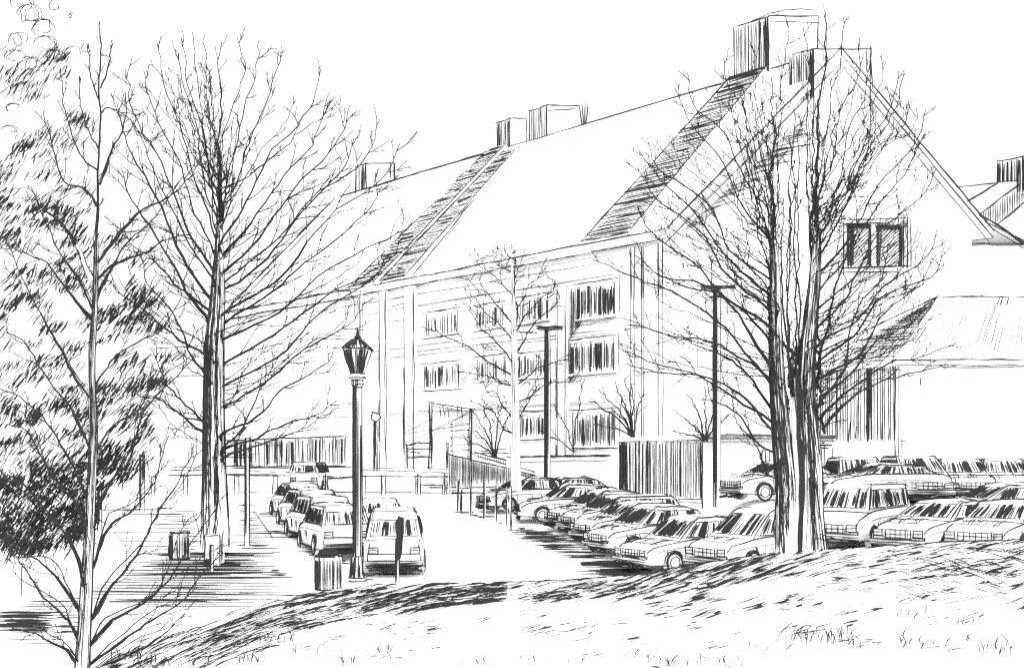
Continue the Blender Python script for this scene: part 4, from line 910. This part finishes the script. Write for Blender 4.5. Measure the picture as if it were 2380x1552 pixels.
# entrance porch
D = 52.6; t = thing('entrance_porch', 'open entrance porch with thick dark post and slatted screen at the top of the ramp', 'porch', P(1030, 1086, D))
q = lambda x, y, o=0.0: P(x, y, D + o)
def slab(m, pts, d=.25, w=2.8):
    f = [q(*p) for p in pts]; m.hexa(f, [p + V((0, d, 0)) for p in f]); m.line(f, w, .9, closed=True, over=4)
m = MB(); f = [q(1008, 938), q(1096, 950), q(1096, 958), q(1008, 946)]; m.hexa(f, [p + V((0, 1.6, .1)) for p in f]); m.line(f, 2.6, .9, closed=True, over=6)
for a, b in (((945, 1004), (1022, 962)), ((962, 1020), (1094, 958)), ((940, 1008), (1092, 985)), ((1060, 975), (1092, 952))): m.line([q(*a, -.05), q(*b, -.05)], 2, 1, over=6)
for x in (1022, 1030, 1040, 1062, 1072): m.line([q(x, 945, -.05), q(x + 3, 968, -.05)], 2.6, 1)
m.build('canopy', t)
for (x, w, y0) in ((1001, 7, 934), (1094, 5, 950), (1040, 4, 1030)):
    m = MB(); slab(m, [(x - w / 2, 1086), (x + w / 2, 1086), (x + w / 2, y0), (x - w / 2, y0)], .3)
    for j in range(int(w * .4)): m.line([q(x + rng.uniform(-w / 2, w / 2), 1084, -.03), q(x + rng.uniform(-w / 2, w / 2), y0, -.03)], 3.2, .8)
    m.build('porch_post', t)
m = MB(); 
for x in (1048, 1086): slab(m, [(x, 1080), (x + 3, 1080), (x + 3, 985), (x, 985)], .05, 1.2)
for y in (985, 1000, 1016, 1034, 1046, 1062): slab(m, [(1048, y + 2), (1090, y), (1090, y - 2), (1048, y)], .05, 1)
m.build('screen', t)
m = MB()
for a, b in (((946, 1085), (944, 1034)), ((946, 1034), (975, 1028)), ((975, 1028), (1002, 1030)), ((948, 1042), (998, 1042)), ((948, 1062), (998, 1060)), ((950, 1048), (975, 1052)), ((960, 1085), (960, 1040)), ((994, 1085), (998, 1042))): slab(m, [(a[0], a[1]), (b[0], b[1]), (b[0] + 1.5, b[1] + 1.5), (a[0] + 1.5, a[1] + 1.5)], .1, 2.6)
m.build('handrail', t)

# ramp railing with many bars
t = thing('ramp_railing', 'long sloping railing with close vertical bars beside the entrance ramp', 'railing', P(1120, 1133, 49))
m = MB(); D = 49.0; q = lambda x, y, o=0.0: P(x, y, D + o)
top = lambda x: interp([(1040, 1056), (1275, 1112)], x)
f = [q(1042, 1136, .1), q(1275, 1136, .1), q(1275, top(1275) + 3, .1), q(1042, 1060, .1)]; m.hexa(f, [p + V((0, .15, 0)) for p in f]); m.build('ramp_wall', t)
m = MB(); m.line([q(1040, 1056), q(1110, 1072), q(1190, 1092), q(1275, 1112)], 3, .8, double=1, over=6); m.line([q(1205, 1086), q(1268, 1104)], 2.4, .8, double=1); m.line([q(1040, 1132), q(1110, 1132), q(1180, 1130)], 2.4, 1, double=1); m.build('top_rail', t)
m = MB(); x = 1044
while x < 1240:
    y1 = 1130 if x < 1100 else rng.uniform(1112, 1130); 
    if y1 > top(x) + 3: m.ink([q(x, top(x), -.02), q(x + rng.uniform(-1, 1), y1, -.02)], rng.uniform(2, 3), .4)
    x += 4.6 * rng.uniform(.7, 1.3)
m.build('bars', t)
t = thing('ramp_railing', 'shorter low railing with tiny bars just behind the long one', 'railing', P(1160, 1090, 50.6))
m = MB(); D = 50.6
for a, b in (((1105, 1050), (1245, 1086)), ((1110, 1060), (1185, 1080)), ((1180, 1080), (1245, 1096)), ((1100, 1054), (1190, 1052)), ((1120, 1048), (1175, 1044))): m.line([q(*a), q(*b)], 3, .9, double=1, over=5)
m.build('top_rail', t)
m = MB(); x = 1112
while x < 1238: yy = interp([(1105, 1053), (1245, 1087)], x); m.ink([q(x, yy), q(x, yy + 11)], 2, .3); x += 4.2
m.build('bars', t)

# pipe fence before the sedan
t = thing('pipe_fence', 'stepped pipe fence with slim posts in front of the white sedan', 'fence', P(1125, 1200, 42))
for (x, y0, y1, D) in ((1064, 1116, 1190, 44.5), (1072, 1140, 1190, 44.2), (1094, 1130, 1212, 43), (1126, 1124, 1212, 42), (1153, 1130, 1228, 41), (1178, 1132, 1228, 40), (1187, 1132, 1258, 38.8)):
    X = (x - CX) / F * D; m = MB(); k = D / F; z0, z1 = H(X, D) - .02, pz(y0, D); m.box(X - 2.5 * k, X + 2.5 * k, D - .05, D + .05, z0, z1)
    for j in range(3): m.line([(X + rng.uniform(-2.5, 2.5) * k, D - .06, z0), (X + rng.uniform(-2.5, 2.5) * k, D - .06, z1)], 2.6, .7)
    m.build('post', t)
for (x0, x1, y, D0, D1) in ((1046, 1100, 1190, 44.4, 43.2), (1070, 1110, 1196, 44.2, 42.7), (1100, 1150, 1200, 43, 41.2), (1112, 1166, 1216, 42.2, 40.4), (1152, 1220, 1227, 41, 38.8), (1105, 1180, 1176, 43, 40.2), (1050, 1130, 1145, 44.5, 42)):
    m = MB()
    for q2 in range(2): m.tube([P(x0, y + q2 * 2, D0), P((x0 + x1) / 2, y + rng.uniform(-1, 1), (D0 + D1) / 2), P(x1, y, D1)], .026 * rng.uniform(.9, 1.3), 1, 5)
    m.build('rail', t)

# ================================================================== CARS
def car(px_, D, deg, L, W, Hh, kind, label, nose=True, seed=0, sc=None, hatchy=1.0, z=None):
    rng.seed(900 + seed); th = math.radians(deg); X = (px_ - CX) / F * D
    c, s_ = math.cos(th), math.sin(th); sg = 1 if nose else -1
    cx, cy = X - sg * c * L / 2, D - sg * s_ * L / 2
    z0 = H(cx, cy) if z is None else z
    t = thing('parked_car', label, {'van': 'van', 'wagon': 'station wagon'}.get(kind, 'car'), (cx, cy, z0), th, 'cars parked in the lot', local=True)
    dist = cy; h = L / 2; w2 = W / 2
    if kind == 'sedan': body = [(-h, .62), (-h + .06, .86), (-h + .5, .95), (-.8, .98), (.7, .96), (h - .9, .88), (h - .25, .76), (h - .04, .62), (h, .5)]; gh = [(-h + .55, 0), (-h + 1.15, .82), (-.5, 1), (.15, 1), (.45, .93), (1.25, 0)]
    elif kind == 'wagon': body = [(-h, .7), (-h + .04, .95), (-h + .4, 1.0), (-.6, 1.0), (.8, .98), (h - .8, .9), (h - .22, .78), (h - .03, .6), (h, .5)]; gh = [(-h + .08, 0), (-h + .38, .88), (-h + .7, 1), (.0, 1), (.5, .92), (1.35, 0)]
    else: body = [(-h, .6), (-h + .02, 1.0), (-h + .3, 1.08), (-.5, 1.08), (1.0, 1.06), (h - .7, .98), (h - .15, .82), (h - .02, .62), (h, .5)]; gh = [(-h + .04, 0), (-h + .14, .8), (-h + .4, 1), (.6, 1), (1.0, .93), (h - .75, 0)]
    belt = .96 if kind != 'van' else 1.06
    hwx = lambda x: w2 * (1 - .13 * max(0, (abs(x) - h + .8) / .8) ** 2)
    m = MB(dist=dist); rows = []
    fine = []
    for (a, za), (b, zb) in zip(body, body[1:]):
        for i in range(3): u = i / 3; fine.append((lerp(a, b, u), lerp(za, zb, u)))
    fine.append(body[-1])
    for x, zt in fine:
        w = hwx(x); rows.append([(x, -w * .93, .24), (x, -w, .45), (x, -w * .99, zt * .82), (x, -w * .9, zt), (x, 0, zt + .03), (x, w * .9, zt), (x, w * .99, zt * .82), (x, w, .45), (x, w * .93, .24)])
    def loft(rows, caps=True):
        k0 = len(m.v); n = len(rows[0])
        for r in rows: m.v += [V(p) for p in r]
        for i in range(len(rows) - 1):
            for j in range(n - 1): a = k0 + i * n + j; m.f.append((a, a + n, a + n + 1, a + 1)); m.m.append(0)
            m.f.append((k0 + i * n, k0 + i * n + n - 1, k0 + (i + 1) * n + n - 1, k0 + (i + 1) * n)); m.m.append(0)
        if caps: m.f.append(tuple(range(k0, k0 + n))); m.m.append(0); m.f.append(tuple(range(k0 + (len(rows) - 1) * n + n - 1, k0 + (len(rows) - 1) * n - 1, -1))); m.m.append(0)
    loft(rows)
    gf = [(p.x, p.y) for p in smooth([V((a, b, 0)) for a, b in gh], 3)]
    gb, gt = w2 * .9, w2 * .72; zr = Hh - belt
    G = lambda x, u, sd: V((x, sd * lerp(gb, gt, u), belt - .03 + u * zr))
    grow = [[(x, -gb, belt - .05), (x, -lerp(gb, gt, max(0, u)), belt - .03 + max(0, u) * zr), (x, 0, belt + max(0, u) * (zr + .04)), (x, lerp(gb, gt, max(0, u)), belt - .03 + max(0, u) * zr), (x, gb, belt - .05)] for x, u in gf]
    loft(grow, False)
    # feature lines
    for sd in (-1, 1):
        m.ink([V((x, sd * hwx(x) * .91, zt + .01)) for x, zt in fine[::2]], 2.8, .8)
        m.ink([V((x, sd * hwx(x) * 1.0, zt * .82)) for x, zt in fine[2:-4:3]], 1.4, .9, mat=2)
        m.ink([V((x, sd * (hwx(x) * .95 + .01), .25)) for x, zt in fine[::3]], 2.6, 1)
        m.ink([G(x, max(0, u), sd) + V((0, sd * .01, .01)) for x, u in gf], 3.0, .8)
        if rng.random() < .8: m.ink([G(x, max(0, u), sd * .93) + V((0, 0, .04)) for x, u in gf[2:-2]], 1.6, 1)
        for wx in (-L * .29, L * .31):        # wheel arch
            m.ink([V((wx + math.cos(a) * .37, sd * (w2 + .01), .3 + math.sin(a) * .37)) for a in [math.pi * j / 6 for j in range(7)]], 2.8, .6)
        for xx in (-.1, .9 if kind != 'sedan' else .95): m.ink([V((xx, sd * (w2 * .995), .32)), V((xx + .03, sd * (w2 * .99), belt - .1))], 1.3, .6, mat=2)
    for e, zz_ in ((h, .5), (-h, .62)):
        for zq in (.26, .42, zz_): m.ink([V((e + .01 * (1 if e > 0 else -1), y, zq)) for y in (-w2 * .86, -w2 * .3, w2 * .3, w2 * .86)], 2.6, 1)
        for sd in (-1, 1): m.ink([V((e, sd * w2 * .84, .25)), V((e, sd * w2 * .86, .45)), V((e * .99, sd * w2 * .85, zz_ + .04))], 2.8, .8)
    xf = [x for x, u in gf if u >= .97]
    for xx in (min(xf), max(xf)): m.ink([V((xx, y, Hh + .01)) for y in (-gt, -gt * .3, gt * .3, gt)], 2.4, .8)
    m.ink([V((body[5][0] + .45, y, .86)) for y in (-w2 * .8, 0, w2 * .8)], 1.8, .8)
    for k in range(3): y = rng.uniform(-.7, .7) * w2; m.ink([V((1.3, y, .97)), V((h - .35, y * 1.05, .82))], 1.3, 1, mat=2)
    for k in range(9): y = rng.uniform(-.8, .8) * w2; x0 = rng.uniform(1.1, 1.5); m.ink([V((x0, y, .985)), V(((x0 + h) / 2, y * 1.02, .93)), V((h - rng.uniform(.25, .6), y * 1.04, .84))], rng.uniform(1.2, 2.4), .8)  # shading and reflection strokes drawn onto the hood
    for sd in (-1, 1):
        for k in range(9): x = rng.uniform(-h * .8, h * .75); m.ink([V((x, sd * (w2 * .995 + .01), .75)), V((x - .12, sd * (w2 + .012), rng.uniform(.35, .6)))], rng.uniform(1.2, 2.2), .6)  # shading strokes drawn onto the body sides
        m.ink([V((x, sd * (w2 + .012), .22 + rng.uniform(-.01, .02))) for x in (-h * .8, -.6, .5, h * .8)], 4.5, .8)
    for k in range(7): y = rng.uniform(-.7, .7) * w2; m.ink([V((h + .03, y, .44)), V((h + .02, y, rng.uniform(.55, .75)))], 1.6, .5)
    m.build('body', t)
    # glass
    def pane(name, f, n, dark, w=2.8):
        m = MB(dist=dist); c0 = sum((V(p) for p in f), V()) / 4
        nor = (f[1] - f[0]).cross(f[3] - f[0]).normalized()
        if nor.dot(c0 - V((0, 0, .8))) < 0: nor = -nor
        f = [p + nor * .025 for p in f]; m.hexa([p - nor * .02 for p in f], f); f = [p + nor * .008 for p in f]
        m.line(f, 2.2, .7, closed=True)
        m.hatch(f[0], f[1], f[2], f[3], max(2, int(n * 1.25)), w, .4, (0, .12), (.75, 1), dark)
        if dark > .2: u = rng.uniform(.1, .5); v = u + rng.uniform(.2, .4); m.hatch(f[0].lerp(f[1], u), f[0].lerp(f[1], v), f[3].lerp(f[2], v), f[3].lerp(f[2], u), 4, 4.2, thick=.5)
        m.build(name, t)
    fr = [g for g in gf if g[0] > 0]; x1, u1 = gh[-1]; x0, u0 = gh[-2]
    lo = lambda u, sd, e: V((lerp(gh[-1][0], gh[-2][0], u / gh[-2][1]) if e > 0 else lerp(gh[0][0], gh[1][0], u / gh[1][1]), sd * lerp(gb, gt, u) * .88, belt - .03 + u * zr))
    pane('windscreen', [lo(.12, -1, 1), lo(.12, 1, 1), lo(.84, 1, 1), lo(.84, -1, 1)], 13, .3)
    pane('rear_window', [lo(.14, -1, -1), lo(.14, 1, -1), lo(.74, 1, -1), lo(.74, -1, -1)], 12, .22)
    xr, xfr = gh[1][0], gh[-2][0]; mid = (xr + xfr) / 2
    cuts = [(xr - .12, mid - .05, gh[0][0] + .35), (mid + .05, xfr + .02, None)] if kind == 'sedan' else [(xr + .05, lerp(xr, xfr, .36), gh[0][0] + .3), (lerp(xr, xfr, .4), lerp(xr, xfr, .68), None), (lerp(xr, xfr, .72), xfr + .05, None)]
    for sd in (-1, 1):
        for i, (a, b, bl) in enumerate(cuts):
            a0 = bl if bl is not None else a; last = i == len(cuts) - 1; b0 = b + (.5 if last else 0)
            pane('side_window', [G(a0, .14, sd), G(b0, .14, sd), G(b, .82, sd), G(max(a, a0 if bl is None else a), .82, sd)], 6, .25)
    # lamps, plate
    for sd in (-1, 1):
        for e, nm, zz_ in ((1, 'headlight', .62), (-1, 'tail_light', .74)):
            m = MB(dist=dist); xe = e * (h - .03); y0, y1 = sd * w2 * .52, sd * w2 * .82; ya, yb = min(y0, y1), max(y0, y1)
            m.box(min(xe, xe + e * .06), max(xe, xe + e * .06), ya, yb, zz_ - .1, zz_ + .07)
            xe2 = xe + e * .07; m.line([(xe2, ya, zz_ - .1), (xe2, yb, zz_ - .1), (xe2, yb, zz_ + .07), (xe2, ya, zz_ + .07)], 2.6, .6, closed=True); m.ink([(xe2, ya, zz_ - .02), (xe2, yb, zz_)], 2.4); m.build(nm, t)
    m = MB(dist=dist); m.box(h - .02, h + .03, -w2 * .45, w2 * .45, .48, .68)
    for k in range(6): y = lerp(-w2 * .42, w2 * .42, k / 5); m.line([(h + .035, y, .47), (h + .035, y, .69)], 2, .5)
    for zz_ in (.47, .58, .69): m.line([(h + .035, -w2 * .45, zz_), (h + .035, w2 * .45, zz_)], 2.6, .6)
    m.build('grille', t)
    for e in (1, -1):
        m = MB(dist=dist); xe = e * h; m.box(min(xe - e * .1, xe + e * .09), max(xe - e * .1, xe + e * .09), -w2 * .88, w2 * .88, .3, .43)
        for zz_ in (.3, .36, .43): m.line([(xe + e * .1, -w2 * .9, zz_), (xe + e * .1, w2 * .9, zz_)], 2.8, .8, over=3)
        for k in range(26 if e < 0 else 12): y = rng.uniform(-.7, .7) * w2; m.line([(xe + e * .02, y - .25, rng.uniform(.1, .28)), (xe + e * .02, y + .25, rng.uniform(.1, .28))], 4, .7)
        m.build('bumper', t)
    for sd in (-1, 1):
        for wx in (-L * .29, L * .31):
            m = MB(dist=dist); n = 16; y0 = sd * (w2 - .16); y1 = sd * (w2 + .015)
            A = [V((wx + math.cos(2 * math.pi * i / n) * .32, y0, .32 + math.sin(2 * math.pi * i / n) * .32)) for i in range(n)]; B_ = [V((p.x, y1, p.z)) for p in A]
            m.hexa(A, B_, 0); 
            for r_ in (.31, .27, .29): ring(m, (wx, y1 + sd * .01, .32), r_, 3, 12, 'y')
            ty = m.build('wheel', t)
            m = MB(dist=dist); A = [V((wx + math.cos(2 * math.pi * i / n) * .19, y1, .32 + math.sin(2 * math.pi * i / n) * .19)) for i in range(n)]; B_ = [p + V((0, sd * .02, 0)) for p in A]; m.hexa(A, B_, 0)
            ring(m, (wx, y1 + sd * .03, .32), .18, 2, 10, 'y'); m.build('rim', ty)
    return t
CARS = [
 (916, 28.6, 97, 4.5, 1.78, 1.83, 'van', 'boxy van with its rear to the viewer right of the lantern lamp post', False),
 (884, 34.4, 100, 4.3, 1.7, 1.5, 'sedan', 'parked car whose sloping roof shows above the boxy van', False),
 (806, 31.8, 112, 4.4, 1.75, 1.62, 'wagon', 'parked car between the ribbed trash can and the lantern lamp post', False),
 (772, 34.6, 114, 4.4, 1.75, 1.6, 'wagon', 'parked car with hatched side windows, left of the car behind the trash can', False),
 (744, 37.6, 115, 4.3, 1.7, 1.52, 'wagon', 'rounded parked car second from the far end of the left row', False),
 (722, 40.6, 116, 4.2, 1.7, 1.45, 'sedan', 'low curved parked car at the far left end of the left row', False),
 (706, 50.0, 92, 4.4, 1.6, 1.6, 'van', 'little distant truck just in front of the retaining wall', False),
 (1205, 41.0, 186, 4.7, 1.75, 1.55, 'sedan', 'white sedan seen side-on left of the shade-hatched annex wall', True),
 (1125, 43.8, 205, 4.4, 1.7, 1.5, 'sedan', 'curved car half hidden behind the pipe fence', True),
 (1215, 45.5, 190, 4.4, 1.7, 1.4, 'sedan', 'car whose roof just shows above the side-on white sedan', True),
 (1285, 38.2, 202, 4.6, 1.75, 1.52, 'sedan', 'low car beside the side-on sedan, farthest of the slanted right row', True),
 (1318, 36.9, 203, 4.6, 1.75, 1.45, 'wagon', 'low wagon wedged second in the slanted row, just past the farthest car', True),
 (1350, 34.9, 204, 4.6, 1.75, 1.45, 'sedan', 'middle car of the slanted row, nose toward the shade scribbled on the ground', True),
 (1385, 32.6, 205, 4.6, 1.8, 1.6, 'sedan', 'second nearest car of the slanted row with wide hatched grille', True),
 (1466, 29.6, 209, 4.8, 1.85, 1.62, 'sedan', 'nearest low sedan of the slanted row with big square grille', True),
 (1640, 27.0, 214, 4.6, 1.8, 1.72, 'wagon', 'station wagon partly behind the double trunk on its left side', True),
 (1700, 35.2, 198, 4.3, 1.7, 1.4, 'sedan', 'small sedan beneath the annex canopy left of the double trunk', True),
 (1928, 27.7, 232, 4.8, 1.85, 1.8, 'van', 'tall van just right of the double trunk', True),
 (2088, 26.2, 215, 4.6, 1.78, 1.42, 'sedan', 'low sloping sedan in front of the van at right', True),
 (2262, 25.2, 222, 4.6, 1.78, 1.42, 'sedan', 'car nearest the right edge with hatched windscreen', True),
 (2170, 30.6, 184, 4.8, 1.8, 1.42, 'sedan', 'long roofed car behind the low sloping sedan at right', True),
 (1905, 33.4, 186, 4.4, 1.7, 1.3, 'sedan', 'car showing only its pale roof between the double trunk and the back row', True),
 (2020, 33.2, 262, 4.4, 1.75, 1.55, 'wagon', 'leftmost car of the back row by the white wall', True),
 (2162, 32.8, 262, 4.4, 1.75, 1.58, 'wagon', 'boxy car second from left in the back row', True),
 (2262, 33.0, 258, 4.4, 1.75, 1.48, 'sedan', 'third car of the back row by the white wall', True),
 (2362, 33.0, 256, 4.4, 1.75, 1.48, 'sedan', 'last car of the back row, cut by the right edge', True)]
for i, a in enumerate(CARS):
    car(*a, seed=i)
rng.seed(5)
#SECTIONS
